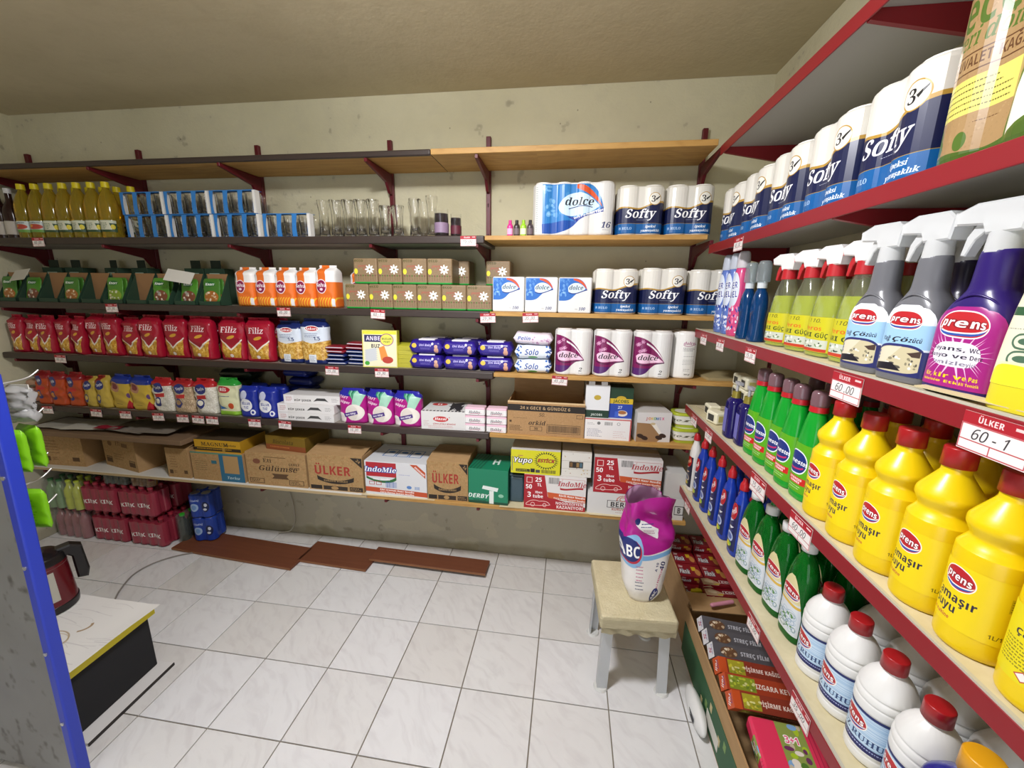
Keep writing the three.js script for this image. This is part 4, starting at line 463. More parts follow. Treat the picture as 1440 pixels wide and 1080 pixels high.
// --- level 4 dry goods
{
  const y = LV[4];
  const bg = [1, 2, 3].map((s) => bag(.165, .238, .075, { crumple: .013, sd: s, top: .075, bot: .06, flat: 1, e: 3 })), fm = T(filizT, 0.28), B = bg.map((g) => mesh('pasta_bag', g, fm));
  [[-1.28, 0, 0, 1], [-1.452, 0, 0, 1], [-1.635, -.03, 0, 1], [-1.808, -.03, 0, .95], [-1.955, -.05, 0, .85], [-2.09, -.05, 0, .78], [-2.212, -.05, 0, .72], [-2.328, -.05, 0, .68], [-2.437, -.04, -.07, .52], [-2.548, -.05, 0, .66], [-2.655, -.05, 0, .66], [-2.76, -.05, 0, .64], [-2.862, -.05, 0, .64]].forEach(([x, ry, rz, kx], i) => { const o = B[i % 3].clone(); o.name = 'pasta_bag'; put(o, i === 8 ? 'red pasta bag leaning over against its neighbour' : 'red pasta bag with yellow window, ' + ORDW[i] + ' from the navy pasta', 'pasta bag', [x, y, ZI - .05 - (i % 2) * .012], ry, 'red pasta bags'); o.rotation.z = rz; o.scale.set(kx * .95, i > 7 || i === 5 ? .93 : 1, 1); });
  rep(B[1], 'red pasta bag in the row behind, # from the navy pasta', 'pasta bag', 'red pasta bags', [-1.26, -1.46, -1.63, -1.8, -1.98, -2.23, -2.6].map((x) => [x, y, ZI - .15, 0, 0, .97]));
  const ng = mesh('pasta_bag', bag(.15, .225, .075, { crumple: .006, sd: 5, top: .07, bot: .06, flat: 1 }), T(navyPastaT, 0.28)); put(ng.clone(), 'navy and white pasta bag, the shorter of two', 'pasta bag', [-1.107, y, ZI - .06], -.05, 'navy pasta bags'); const n2 = ng.clone(); put(n2, 'navy and white pasta bag, the taller of two, marked with a number', 'pasta bag', [-.955, y, ZI - .05], .04, 'navy pasta bags'); n2.scale.y = 1.07;
  const sg = pillow(.105, .02, .085, 2), smats = ['#1c2a63', '#8a1d2c', '#22346f'].map((k) => M(k, 0.3));
  for (let k = 0; k < 5; k++) { const o = mesh('vermicelli_packet', sg, smats[k < 3 ? 0 : 1]); put(o, (k < 3 ? 'small navy packet, ' : 'small red packet, ') + ORDW[k] + ' up in the low pile beside navy pasta', 'packet', [-.835 + rr(-.008, .008), y + k * .0205, ZI - .06], rr(-.1, .1), 'pile of small packets'); mesh('stripe', BX(.09, .004, .001), M('#d8d8e0', 0.5), o, 0, .012, .0425); }
  for (let k = 0; k < 6; k++) { const o = mesh('vermicelli_packet', sg, smats[k < 4 ? 2 : 1]); put(o, (k < 4 ? 'small blue packet, ' : 'small dark red packet, ') + ORDW[k] + ' up in the pile beside the yellow upright box', 'packet', [-.727 + rr(-.01, .01), y + k * .0205, ZI - .075], rr(-.15, .15), 'pile of small packets'); mesh('stripe', BX(.09, .004, .001), M('#d8d8e0', 0.5), o, 0, .012, .0425); }
  const sm = T(starchT, 0.35), sy = M('#d6d23a', 0.4), sb = mesh('freezer_bag_box', BX(.18, .19, .04), [sy, sy, sy, sy, sm, sy]); sb.geometry = sb.geometry.clone().translate(0, .095, 0); put(sb, 'yellow and purple ice bag box standing upright', 'box', [-.585, y, ZI - .03], .12); sb.rotation.x = -.05;
  const ly = BX(.14, .022, .17); for (let k = 0; k < 5; k++) { const o = mesh('freezer_bag_box', ly, [sy, sy, sy, sy, M('#b8b23a', .4), sy]); o.geometry = ly; put(o, 'yellow box lying flat beside the purple wipes, ' + ORDW[k] + ' up in its stack', 'box', [-.47, y + .0115 + k * .0226, ZI - .12], rr(-.08, .08), 'lying yellow boxes'); }
  const wg = pillow(.174, .072, .1, 4), wm = T(wipesT, 0.3), W = group('wet_wipes_pack'); mesh('pack', wg, wm, W); const ld = mesh('lid', RB(.085, .008, .06, .003), M('#e6e4ea', 0.35), W, 0, .072, 0); ld.userData.label = 'white flip lid';
  rep(W, 'purple wet wipes pack, lower of two, # from the yellow boxes', 'wet wipes', 'purple wet wipes', [[-.338, y, ZI - .06], [-.16, y, ZI - .06], [.018, y, ZI - .06, .02]]);
  rep(W, 'purple wet wipes pack, upper of two, # from the yellow boxes', 'wet wipes', 'purple wet wipes', [[-.339, y + .0765, ZI - .065, .02], [-.161, y + .0765, ZI - .055, -.02], [.018, y + .0765, ZI - .06]]);
  rep(W, 'purple wet wipes pack in the row behind, # of four', 'wet wipes', 'purple wet wipes', [[-.32, y, ZI - .18], [-.14, y, ZI - .18], [-.32, y + .0765, ZI - .18], [-.14, y + .0765, ZI - .18]]);
  const S = mesh('wet_wipes_pack', pillow(.182, .07, .11, 6), T(soloT, 0.3)); put(S.clone(), 'white and blue wet wipes pack at the foot of a stack of three', 'wet wipes', [.208, y, ZI - .065]); put(S.clone(), 'white and blue wet wipes pack in the middle of a stack of three', 'wet wipes', [.207, y + .0705, ZI - .065], .02); const pl = mesh('wet_wipes_pack', pillow(.19, .058, .11, 8), T(pelinT, 0.3)); put(pl, 'pinkish white wet wipes pack on top of two blue ones', 'wet wipes', [.205, y + .1415, ZI - .065], -.04); pl.rotation.z = -.03;
}
// --- level 5
{
  const y = LV[5];
  const mkB = (t, w, h, sd) => mesh('dry_goods_bag', bag(w, h, .07, { crumple: .012, sd, top: .07, bot: .06, flat: 1, e: 3 }), T(t, 0.28));
  const ob = mkB(orangeBagT, .112, .205, 11); rep(ob, 'orange red lentil bag, # of the orange bags', 'lentil bag', 'orange lentil bags', [[-2.54, y, ZI - .05, -.03], [-2.656, y, ZI - .045, -.03], [-2.772, y, ZI - .055, -.03]]);
  const yb = mkB(yellowBagT, .09, .195, 12); rep(yb, 'golden bulgur bag with blue emblem, # from the orange bags', 'bulgur bag', 'golden bulgur bags', [[-2.432, y, ZI - .05, 0, 0, .95], [-2.338, y, ZI - .045, 0]]);
  const bb = mkB(yellowBlueT, .132, .205, 13); rep(bb, 'yellow bag with bright blue top, # from the golden bulgur bags', 'bulgur bag', 'yellow bags with blue tops', [[-2.22, y, ZI - .05, 0, -.01], [-2.08, y, ZI - .045, .02]]);
  put(mkB(riceT, .13, .2, 14), 'clear rice bag with blue emblem beside the yellow bags', 'rice bag', [-1.935, y, ZI - .045]); put(mkB(beanT, .125, .2, 15), 'clear bag of brown beans between two rice bags', 'bean bag', [-1.798, y, ZI - .045]); put(mkB(riceT, .13, .205, 16), 'clear rice bag with blue emblem beside the green-topped bag', 'rice bag', [-1.66, y, ZI - .045]); put(mkB(greenBagT, .13, .215, 17), 'cream bag with green top and green foot', 'rice bag', [-1.515, y, ZI - .05]);
  const dkg = M('#1c2a20', 0.3); for (let k = 0; k < 4; k++) { const o = mesh('tea_packet', pillow(.2, .06, .12, k + 20), k % 2 ? dkg : M('#22362a', .3)); put(o, 'dark green packet behind the cream bag, ' + ORDW[k] + ' up in the heap', 'packet', [-1.57 + (k % 2) * .02, y + k * .061, ZI - .185], rr(-.2, .2), 'dark green packets'); }
  const sb = mesh('salt_bag', bag(.114, .175, .07, { crumple: .005, sd: 21, top: .05, bot: .06, flat: 1 }), T(saltT, 0.3)); rep(sb, 'blue salt bag with white oval label at the front, # from the green-topped bag', 'salt bag', 'blue salt bags', [[-1.385, y, ZI - .045], [-1.265, y, ZI - .04, .03]]);
  rep(sb, 'blue salt bag standing in the row behind, # from the green-topped bag', 'salt bag', 'blue salt bags', [[-1.385, y, ZI - .122], [-1.265, y, ZI - .122]]);
  for (let k = 0; k < 5; k++) { const o = mesh('salt_bag', pillow(.16, .05, .12, k + 30), M(k % 2 ? '#16205c' : '#1b2870', 0.3)); put(o, 'dark blue bag lying behind the salt bags, ' + ORDW[k] + ' up in the heap', 'salt bag', [-1.19 + (k % 2) * .03, y + k * .051, ZI - .225], rr(-.1, .1), 'lying blue bags'); }
  const su = T(sugarT, 0.5), sw = M('#dfdcda', 0.55), sgeo = BX(.33, .047, .15), mkS = () => mesh('sugar_box', sgeo, [sw, sw, sw, sw, su, sw]);
  [[-1.03, 0, 'white sugar cube box at the bottom of its stack'], [-1.028, 1, 'white sugar cube box in the middle of its stack'], [-1.0, 2, 'white sugar cube box on top, shifted to the side']].forEach(([x, k, l]) => { const o = mkS(); put(o, l, 'sugar box', [x, y + .0237 + k * .0475, ZI - .08 - (k > 1 ? .02 : 0)], k * .02); });
  const on = mesh('onion_bag', bag(.152, .19, .075, { crumple: .006, sd: 40, top: .06, bot: .07, flat: 1 }), T(onionT, 0.28)); rep(on, 'purple and magenta bag with a white onion, # from the sugar boxes', 'snack bag', 'onion bags', [[-.765, y, ZI - .05, .03], [-.608, y, ZI - .05, -.03], [-.452, y, ZI - .045, .02]]);
  rep(on, 'purple onion bag standing in the row behind, # from the sugar boxes', 'snack bag', 'onion bags', [[-.69, y, ZI - .15, .0, 0, .9], [-.53, y, ZI - .15, 0, 0, .88]]);
  put(carton('biscuit_carton', .235, .098, .2, { front: frontM(hazalT), top: frontM(hazalTopT), side: M('#d3d1cf', .6) }), 'white biscuit carton with red oval and black top pattern', 'carton', [-.255, y, ZI - .105], .04);
  const so = T(soapT, 0.4), sp = M('#e6c3d0', 0.5), sg = RB(.105, .042, .06, .006, 2), mkSo = () => { const g = group('soap_pack'); mesh('wrap', planar(sg.clone().translate(0, .021, 0), .105, .042), so, g); mesh('top_band', BX(.09, .001, .045), sp, g, 0, .0425, 0); return g; };
  for (let k = 0; k < 3; k++) put(mkSo(), 'pink and white soap pack, ' + ORDW[k] + ' up in the stack beside the biscuit carton', 'soap', [-.083, y + k * .0435, ZI - .035], rr(-.05, .05), 'soap bars'); for (let k = 0; k < 3; k++) put(mkSo(), 'pink and white soap pack, ' + ORDW[k] + ' up in the stack beside the open carton', 'soap', [.03, y + k * .0435, ZI - .035], rr(-.05, .05), 'soap bars'); for (let k = 0; k < 4; k++) put(mkSo(), 'pink and white soap pack in the row behind, ' + ORDW[k] + ' of four', 'soap', [k % 2 ? .03 : -.083, y + (k >> 1) * .0435 + (k % 2) * 0, ZI - .105], rr(-.05, .05), 'soap bars');
  { const w = .385, h = .17, d = .25, t = .005, g = group('sanitary_pad_carton'); mesh('front', BX(w, h, t), [cardM, cardM, cardM, cardM, frontM(orkidT, .8), cardM], g, 0, h / 2, d / 2 - t / 2); mesh('back', BX(w, h, t), cardM, g, 0, h / 2, -d / 2 + t / 2); for (const s of [-1, 1]) mesh('side', BX(t, h, d - 2 * t), cardM, g, s * (w / 2 - t / 2), h / 2, 0); mesh('base', BX(w - .012, t, d - .012), cardM, g, 0, t / 2 + .0002, 0); const f = mesh('flap', BX(w, .1, .004), cardM, g, 0, h + .045, -d / 2 - .001); f.rotation.x = -.12; const e = mesh('torn_edge', BX(w, .008, .004), M('#cdb084', .9), g, 0, h + .003, d / 2 - .003); e.rotation.x = -.3; put(g, 'open brown carton with black band and barcode', 'carton', [.28, y, ZI - .13]); }
  const wi = carton('coffee_carton', .222, .108, .16, { front: frontM(infoT), side: M('#dedbd8', .6) }); put(wi, 'white carton with small print carrying two coffee packs', 'carton', [.587, y, ZI - .085]);
  { const g = carton('coffee_box', .115, .165, .08, { front: frontM(jacWT, .5), side: M('#d6d7d8', .5), top: M('#d6d7d8', .5) }); for (const x of [-.03, .03]) mesh('hanging_tab', RB(.03, .018, .003, .001), M('#e4e4e4', .5), g, x, .173, .038); put(g, 'white and dark green coffee box on the white carton', 'coffee', [.53, y + .108, ZI - .06]); }
  put(carton('coffee_box', .112, .155, .09, { front: frontM(jacBT, .4), side: M('#1d3d28', .5) }), 'green, yellow and blue coffee box on the white carton', 'coffee', [.646, y + .108, ZI - .075], -.02);
  put(carton('toy_mix_box', .165, .15, .19, { front: frontM(jokoT, .5), side: M('#cfcbc6', .6), top: M('#cfcbc6', .6) }), 'white snack box with rainbow lettering and brown shapes', 'carton', [.795, y, ZI - .11], .12);
  const tubP = [[0, .05, .045, 4], [.06, .062, .052, 4]], mkT = () => { const g = group('margarine_tub'); mesh('tub', loft(tubP, 24), T(margT, .4), g); mesh('lid', loft([[.06, .064, .054, 4], [.07, .064, .054, 4], [.072, .058, .049, 4]], 24), M('#a9b52c', .4), g); mesh('lid_label', loft([[.0722, .05, .04, 2], [.0726, .05, .04, 2]], 20), M('#dfe0c8', .5), g); return g; };
  put(mkT(), 'green and cream margarine tub under another', 'tub', [.962, y, ZI - .07], .05, 'margarine tubs').userData.label = 'green and cream margarine tub at the board end, lower of two'; put(mkT(), 'green and cream margarine tub at the board end, upper of two', 'tub', [.965, y + .073, ZI - .09], -.05, 'margarine tubs');
  for (let k = 0; k < 3; k++) put(mesh('noodle_packet', pillow(.1, .045, .12, k + 50), M(['#b8806a', '#a0685c', '#b89078'][k], .3)), 'pinkish packet in the corner beside orange bags, ' + ORDW[k] + ' up in its pile', 'packet', [-2.865, y + k * .05, ZI - .1], 0, 'pinkish packets');
}
// --- level 6 cartons
{
  const y = LV[6], B = (w, h, d, t, o) => carton('cardboard_box', w, h, d, { front: frontM(t, .85), body: cardM, ...(o?.m ?? {}) }, o ?? {});
  put(B(.32, .2265, .2, cartonPlainT, {}), 'low brown carton under the cardboard shelf, at its corner end', 'carton', [-2.76, y, ZI - .13], .03);
  put(B(.33, .2265, .22, cartonLogoT, {}), 'brown carton turned askew under the cardboard shelf', 'carton', [-2.33, y, ZI - .16], -.22);
  put(B(.15, .185, .22, cartonPlainT, { flaps: .25 }), 'narrow tall brown carton beside the carton with the blue panel', 'carton', [-1.893, y, ZI - .115]);
  put(B(.34, .175, .22, cartonBlueT), 'brown carton with a blue printed panel', 'carton', [-1.628, y, ZI - .115]);
  put(carton('chocolate_box', .3, .075, .2, { front: frontM(magnumT), side: M('#b58a1c', .6), top: M('#4a3a26', .7) }, {}), 'yellow and dark chocolate box on top of the blue-panelled carton', 'box', [-1.62, y + .175, ZI - .115]);
  put(B(.375, .2, .24, gulumT, { slit: 1 }), 'wide brown carton with dark script lettering', 'carton', [-1.25, y, ZI - .125]);
  put(carton('biscuit_box', .27, .085, .2, { front: frontM(yellowDarkT), side: M('#6a5214', .6), top: M('#8a6c18', .6) }, {}), 'dull yellow and rust box on top of the script-lettered carton', 'box', [-1.2, y + .201, ZI - .15], -.1);
  put(B(.33, .215, .24, ulkerT, { m: { top: frontM(ulkerTopT, .85) }, flaps: .18 }), 'large brown carton with big red lettering', 'carton', [-.885, y, ZI - .125]);
  put(carton('noodle_carton', .355, .2, .25, { front: frontM(indoWT), top: frontM(indoTopT), side: M('#cfd0d2', .6) }, { slit: 1 }), 'white noodle carton with red flag and orange stripe', 'carton', [-.53, y, ZI - .13]);
  put(B(.225, .225, .24, ulkerT, { flaps: .12 }), 'narrower brown carton with red lettering beside the green box', 'carton', [-.238, y, ZI - .125], .02);
  put(carton('razor_box', .215, .2, .2, { front: frontM(derbyT, .45), top: frontM(derbyTopT, .45), side: M('#0f6e50', .45) }, {}), 'green razor box with a white razor printed on it', 'box', [-.01, y, ZI - .105], -.03);
  put(carton('noodle_carton', .32, .19, .24, { front: frontM(indoRT), side: M('#d6d2d0', .6) }, { tape: 1 }), 'red and white noodle carton standing on the board', 'carton', [.34, y, ZI - .125]);
  put(carton('chewing_gum_box', .255, .13, .18, { front: frontM(yupoT, .4), side: M('#cfc91a', .5), top: M('#d8d6d0', .5) }, {}), 'bright yellow gum box with black starburst', 'box', [.235, y + .1912, ZI - .1]);
  put(carton('gift_box', .15, .13, .17, { front: frontM(dottedT, .5), side: M('#d3d0c8', .6) }, {}), 'white box with pale dots beside the yellow gum box', 'box', [.445, y + .1912, ZI - .1]);
  put(carton('nut_carton', .37, .12, .25, { front: frontM(berenT), side: M('#d2d1cf', .6) }, { tape: 1 }), 'white carton with black lettering under a red noodle carton', 'carton', [.695, y, ZI - .13]);
  put(carton('noodle_carton', .33, .19, .24, { front: frontM(indoRT), side: M('#d6d2d0', .6) }, { tape: 1 }), 'red and white noodle carton on top of a white carton', 'carton', [.7, y + .1212, ZI - .125]);
  put(carton('plain_carton', .1, .13, .24, { front: M('#cfcecb', .6), side: M('#cfcecb', .6) }, {}), 'plain white carton beside the upper noodle carton', 'carton', [.935, y + .1212, ZI - .125]); put(carton('nut_carton', .1, .12, .24, { front: frontM(berenBT), side: M('#cbcac8', .6) }, {}), 'white carton with a framed letter under the plain carton', 'carton', [.935, y, ZI - .125]);
  { const g = group('plastic_container'); mesh('body', RB(.075, .15, .12, .01), M('#4f6a78', .25, { transmission: .4, thickness: .02 }), g, 0, .076, 0); mesh('lid', RB(.078, .012, .123, .004), M('#32454f', .4), g, 0, .157, 0); put(g, 'dark blue-grey plastic container between green box and noodle carton', 'container', [.135, y, -.42]); }
  // papers on the cardboard shelf
  [[-2.72, .02, '#d9d6cf'], [-2.5, .1, '#e2dfd8'], [-2.2, -.1, '#8f867b'], [-2.05, .05, '#857b70']].forEach(([x, r, k], i) => { const g = new THREE.PlaneGeometry(.28, .2, 14, 10); g.rotateX(-PI / 2); const p = g.attributes.position; for (let j = 0; j < p.count; j++) p.setY(j, .006 + .012 * fbm(p.getX(j) * 9 + i * 3, p.getZ(j) * 9, 64, 2)); g.computeVertexNormals(); put(mesh('paper_sheet', g, i < 2 ? new THREE.MeshPhysicalMaterial({ map: paperSheetT, color: k, roughness: .8 }) : M(k, .8)), ['crumpled white paper at the corner of the cardboard shelf', 'white printed paper beside a red wrapper', 'grey paper sheet on the cardboard shelf beside the white paper', 'grey paper sheet at the open end of the cardboard shelf'][i], 'paper', [x, .757 + i * .004, -.39], r); });
  { const g = new THREE.PlaneGeometry(.16, .06, 10, 4); g.rotateX(-PI / 2); const p = g.attributes.position; for (let j = 0; j < p.count; j++) p.setY(j, .016 + .02 * fbm(p.getX(j) * 20, p.getZ(j) * 20, 64, 2)); g.computeVertexNormals(); put(mesh('wrapper', g, M('#9c2236', .4)), 'crumpled red wrapper lying among the papers', 'wrapper', [-2.33, .76, -.33], .15); }
  // paper liners on the wooden bottom shelf
  for (const [x, w, n] of [[-.52, .42, 'under the white noodle carton'], [.3, .5, 'under the red noodle carton'], [.72, .4, 'under the white nut carton']]) put(mesh('shelf_paper', BX(w, .0008, .3), M('#d3c6a2', .7)), 'cream paper liner ' + n, 'paper liner', [x, LV[6] + .0003, -.4515], .01);
}
// price tags along the dark and wooden boards
{
  const E = [[2, -2.50, 'under the oil bottles'], [2, -.105, 'at the end of the dark board with glasses'], [3, -2.117, 'under the green soup cartons'], [3, -1.083, 'under the orange paper packs'], [3, -.57, 'under the brown napkins'], [3, .193, 'under the blue napkins'], [4, -2.535, 'under the red pasta row'], [4, -.842, 'under the pile of small packets'], [4, -.567, 'under the yellow ice bag box'], [4, .342, 'under the magenta paper towels'], [5, -2.714, 'under the orange lentil bags'], [5, -2.37, 'under the golden bulgur bags'], [5, -2.17, 'under the yellow bags with blue tops'], [5, -1.95, 'under the clear rice bag'], [5, -1.79, 'under the brown beans'], [5, -1.69, 'under the second rice bag'], [5, -1.6, 'under the green-topped bag'], [5, -1.335, 'under the blue salt'], [5, -1.15, 'between salt and sugar'], [5, -.74, 'under the onion bags']];
  for (const [l, x, n] of E) priceTag(x, LV[l] - .024, ZF + .0025, 0, n);
  priceTag(-.012, LV[3] - .03, ZF + .0025, 0, 'at the end of the dark board with brown napkins');
}

// ---------- goods on the side shelves ----------
const prensMark = (c, x, y, s) => { el(c, x, y, 1.05 * s, .72 * s, '#f4efe8', .12); el(c, x, y, .98 * s, .65 * s, '#b8222a', .12); pa(c, `M${x - .95 * s} ${y + .12 * s} C${x - .4 * s} ${y + .5 * s} ${x + .4 * s} ${y + .5 * s} ${x + .97 * s} ${y + .12 * s} C${x + .8 * s} ${y + .62 * s} ${x - .7 * s} ${y + .8 * s} ${x - .95 * s} ${y + .12 * s} Z`, '#f2efe9'); pa(c, `M${x - .85 * s} ${y + .28 * s} C${x - .3 * s} ${y + .56 * s} ${x + .4 * s} ${y + .54 * s} ${x + .9 * s} ${y + .26 * s} C${x + .7 * s} ${y + .66 * s} ${x - .6 * s} ${y + .76 * s} ${x - .85 * s} ${y + .28 * s} Z`, '#2d55a8'); tx(c, 'prens', x, y - .06 * s, .62 * s, '#fff', { st: '#8a1a22', lw: .1 * s, r: .08 }); };
const bleachT = CV(512, 320, '#efd40a', (c, w, h) => { prensMark(c, 190, 75, 82); tx(c, 'Çamaşır', 175, 175, 62, '#2a2440'); tx(c, 'Suyu', 150, 230, 62, '#2a2440'); tx(c, 'el ve makine', 120, 285, 26, '#b8483a'); tx(c, '1L/1070gr', 420, 280, 28, '#6b5f10'); re(c, 400, 70, 70, 70, '#cbb70c'); small(c, 405, 80, 60, 5, 12, '#7d720f', 4); });
const bleachBackT = CV(384, 320, '#e6d615', (c, w, h) => { prensMark(c, 250, 50, 60); tx(c, 'Çamaşır Suyu', 190, 110, 40, '#2a2440'); small(c, 20, 150, 340, 8, 15, '#8a7f1c', 6); for (const [x, y] of [[120, 285], [180, 298]]) { c.save(); c.translate(x, y); c.rotate(PI / 4); re(c, -16, -16, 32, 32, '#f2ece4'); c.strokeStyle = '#b84a3a'; c.lineWidth = 4; c.strokeRect(-16, -16, 32, 32); c.restore(); } });
const domT = CV(320, 384, '#5aa818', (c, w, h) => { el(c, 140, 150, 110, 96, '#e8eef6'); el(c, 140, 150, 100, 86, '#17307c'); tx(c, 'Domestos', 140, 145, 48, '#fff', { sx: .95, i: 1 }); pa(c, 'M70 195 C120 215 170 205 215 180', null, '#c2286a', 14); re(c, 60, 262, 200, 56, '#c8241f'); tx(c, 'EXTENDED', 160, 280, 24, '#fff'); tx(c, 'POWER', 160, 303, 24, '#fff'); small(c, 100, 335, 120, 2, 18, '#d8ecc0', 5); });
const spiritT = CV(512, 256, '#a9c8e2', (c, w, h) => { re(c, 0, 0, w, h, '#aecbe4'); for (let k = 0; k < 14; k++) pa(c, `M0 ${20 + k * 18} C150 ${rr(0, 60) + k * 16} 300 ${k * 18} 512 ${30 + k * 15}`, null, 'rgba(226,238,248,.6)', rr(3, 9)); re(c, 0, 0, w, 18, '#1f2a66'); re(c, 0, 214, w, 42, '#1f2460'); small(c, 140, 228, 240, 1, 8, '#aab4dc', 8); prensMark(c, 190, 90, 82); tx(c, 'TUZ RUHU', 220, 178, 54, '#27406e', { f: 'serif' }); re(c, 390, 40, 100, 150, '#c9cfe6'); small(c, 398, 60, 80, 7, 18, '#6a6c9c', 6); });
const dishT = CV(256, 512, '#d6dce2', (c, w, h) => { pa(c, 'M0 0 L256 0 L256 200 C160 260 60 200 0 230 Z', '#d9cf9a'); prensMark(c, 128, 150, 84); pa(c, 'M0 250 C80 210 180 260 256 225 L256 250 C180 285 80 235 0 275 Z', '#d8b24a'); for (let k = 0; k < 26; k++) el(c, rr(30, 226), rr(300, 480), rr(10, 34), rr(10, 30), null, 0, ['#6f8fae', '#9fb6c8', '#5a7d6a'][k % 3], 4); for (let k = 0; k < 12; k++) el(c, rr(60, 200), rr(320, 460), 7, 12, '#5a8a4a', rnd() * 3); });
const prilT = CV(224, 512, '#1c2350', (c, w, h) => { el(c, 120, 90, 70, 92, '#c22a30', .3); el(c, 120, 90, 58, 78, '#b01c26', .3); tx(c, 'Pril', 118, 95, 72, '#fff', { r: -.7, i: 1 }); for (let k = 0; k < 4; k++) po(c, [[60 + k * 14, 190 + k * 36], [150 + k * 8, 175 + k * 36], [90 + k * 10, 215 + k * 36]], ['#c9d3ea', '#24306a', '#e8ecf4', '#323e7c'][k]); el(c, 110, 370, 60, 50, '#b9c9e8'); el(c, 110, 370, 40, 30, '#5a6fb0'); el(c, 100, 460, 30, 30, '#e2d22c'); el(c, 130, 450, 20, 20, '#8fbf3a'); });
const ovenT = CV(448, 512, '#dfe9f2', (c, w, h) => { re(c, 0, 0, w, 140, '#eef2f5'); re(c, 0, 140, w, 170, '#9cc6e8'); re(c, 0, 325, w, 190, '#2a2f6a'); c.translate(64, 0); prensMark(c, 160, 110, 96); tx(c, 'Yağ Çözücü', 165, 250, 46, '#16161c', { i: 1 }); pa(c, 'M0 330 C90 270 230 270 320 320 L320 512 L0 512 Z', '#2a2f6a'); pa(c, 'M12 345 C90 290 230 290 308 335 L308 470 C210 500 90 505 12 480 Z', '#c9bf9c'); po(c, [[40, 330], [170, 300], [120, 440], [30, 450]], '#d9d2b8'); po(c, [[190, 345], [300, 320], [300, 370], [230, 370]], '#4a3a34'); for (let k = 0; k < 22; k++) el(c, rr(120, 300), rr(380, 460), rr(4, 14), rr(4, 12), ['#8a846c', '#e9e6da', '#56524a'][k % 3]); po(c, [[20, 440], [150, 430], [180, 480], [20, 495]], '#1a1a22'); for (let k = 0; k < 3; k++) re(c, 16, 345 + k * 26, 26, 20, '#2d3a7c'); });
const purpT = CV(512, 512, '#8a1a72', (c, w, h) => { re(c, 0, 0, w, h, '#a01f7c'); c.translate(64, 0); for (let k = 0; k < 26; k++) { const a = k / 26 * PI * 2; po(c, [[192 + 60 * Math.cos(a - .07), 300 + 50 * Math.sin(a - .07)], [192 + rr(150, 240) * Math.cos(a), 300 + rr(130, 200) * Math.sin(a)], [192 + 60 * Math.cos(a + .07), 300 + 50 * Math.sin(a + .07)]], 'rgba(244,226,240,.85)'); } el(c, 192, 300, 110, 80, '#eae3ee'); prensMark(c, 192, 110, 120); tx(c, 'Fayans, WC,', 192, 265, 38, '#2a2a3a'); tx(c, 'Banyo ve Derz', 192, 310, 38, '#2a2a3a'); tx(c, 'Temizleyici', 192, 355, 34, '#7a7a8a'); tx(c, 'Kir, kir ve Pas', 192, 440, 40, '#e8d21c'); tx(c, 'lekelerinde Etkili Temizlik', 192, 478, 24, '#e8d21c'); });
const sprayT = CV(384, 384, '#c2b81a', (c, w, h) => { re(c, 0, 0, w, h, '#c9c21e'); tx(c, '110.', 190, 40, 56, '#2c2a1a', { n: 1, i: 1 }); tx(c, 'Peros', 170, 125, 66, '#d86a1c'); tx(c, 'SARI GÜÇ', 190, 200, 68, '#3a4a1c'); re(c, 40, 250, 310, 100, '#c9cfc0'); for (let k = 0; k < 20; k++) el(c, rr(60, 330), rr(262, 340), rr(8, 22), rr(5, 12), ['#3c4a44', '#e6ebe0', '#6f8a5a'][k % 3], rnd() * 3); re(c, 40, 345, 310, 34, '#c03c24'); });
const verT = (a, b, d) => CV(256, 512, a, (c, w, h) => { re(c, 0, 0, w, h, a); el(c, 130, 150, 100, 150, '#d9e2f0'); tx(c, 'VER', 130, 110, 76, b, { st: '#fff', lw: 8, r: -.12 }); tx(c, 'NEL', 140, 185, 76, b, { st: '#fff', lw: 8, r: -.12 }); for (let k = 0; k < 60; k++) el(c, rr(0, 256), rr(290, 500), rr(8, 26), rr(6, 14), [d, b, '#e9eef8', a][k % 4], rnd() * 3); });
const verBlueT = verT('#5d77bf', '#26358f', '#9fb2e2'), verPinkT = verT('#d2487e', '#2c3f9a', '#ef8fb2');
const lemonT = CV(320, 512, '#e6e2c4', (c, w, h) => { tx(c, 'Cif', 200, 60, 120, '#1f3a2c', { i: 1 }); tx(c, 'arap sabun', 220, 150, 46, '#26382c', { i: 1 }); re(c, 40, 195, 280, 34, '#2f5a38'); tx(c, '%100', 210, 255, 40, '#7a6a3a'); small(c, 60, 280, 220, 1, 5, '#777'); for (const y of [330, 400]) { el(c, 150, y, 34, 30, null, 0, '#4a6a54', 8); el(c, 150, y, 16, 14, '#4a6a54'); } po(c, [[200, 440], [290, 390], [300, 470]], '#2f6a34'); el(c, 130, 480, 90, 60, '#e8df2c', 0, '#f4f0b0', 10); });
const blueLabT = CV(320, 256, '#2a3a96', (c, w, h) => { po(c, [[0, 60], [120, 20], [60, 220], [0, 256]], '#6f9ad0'); el(c, 190, 130, 70, 90, '#3d4a9c'); el(c, 190, 150, 30, 40, '#d9dcec'); po(c, [[10, 230], [90, 180], [110, 256], [10, 256]], '#b8242c'); });

const glossy = (c, r = .22) => M(c, r), RY = -PI / 2, EY = .0006;
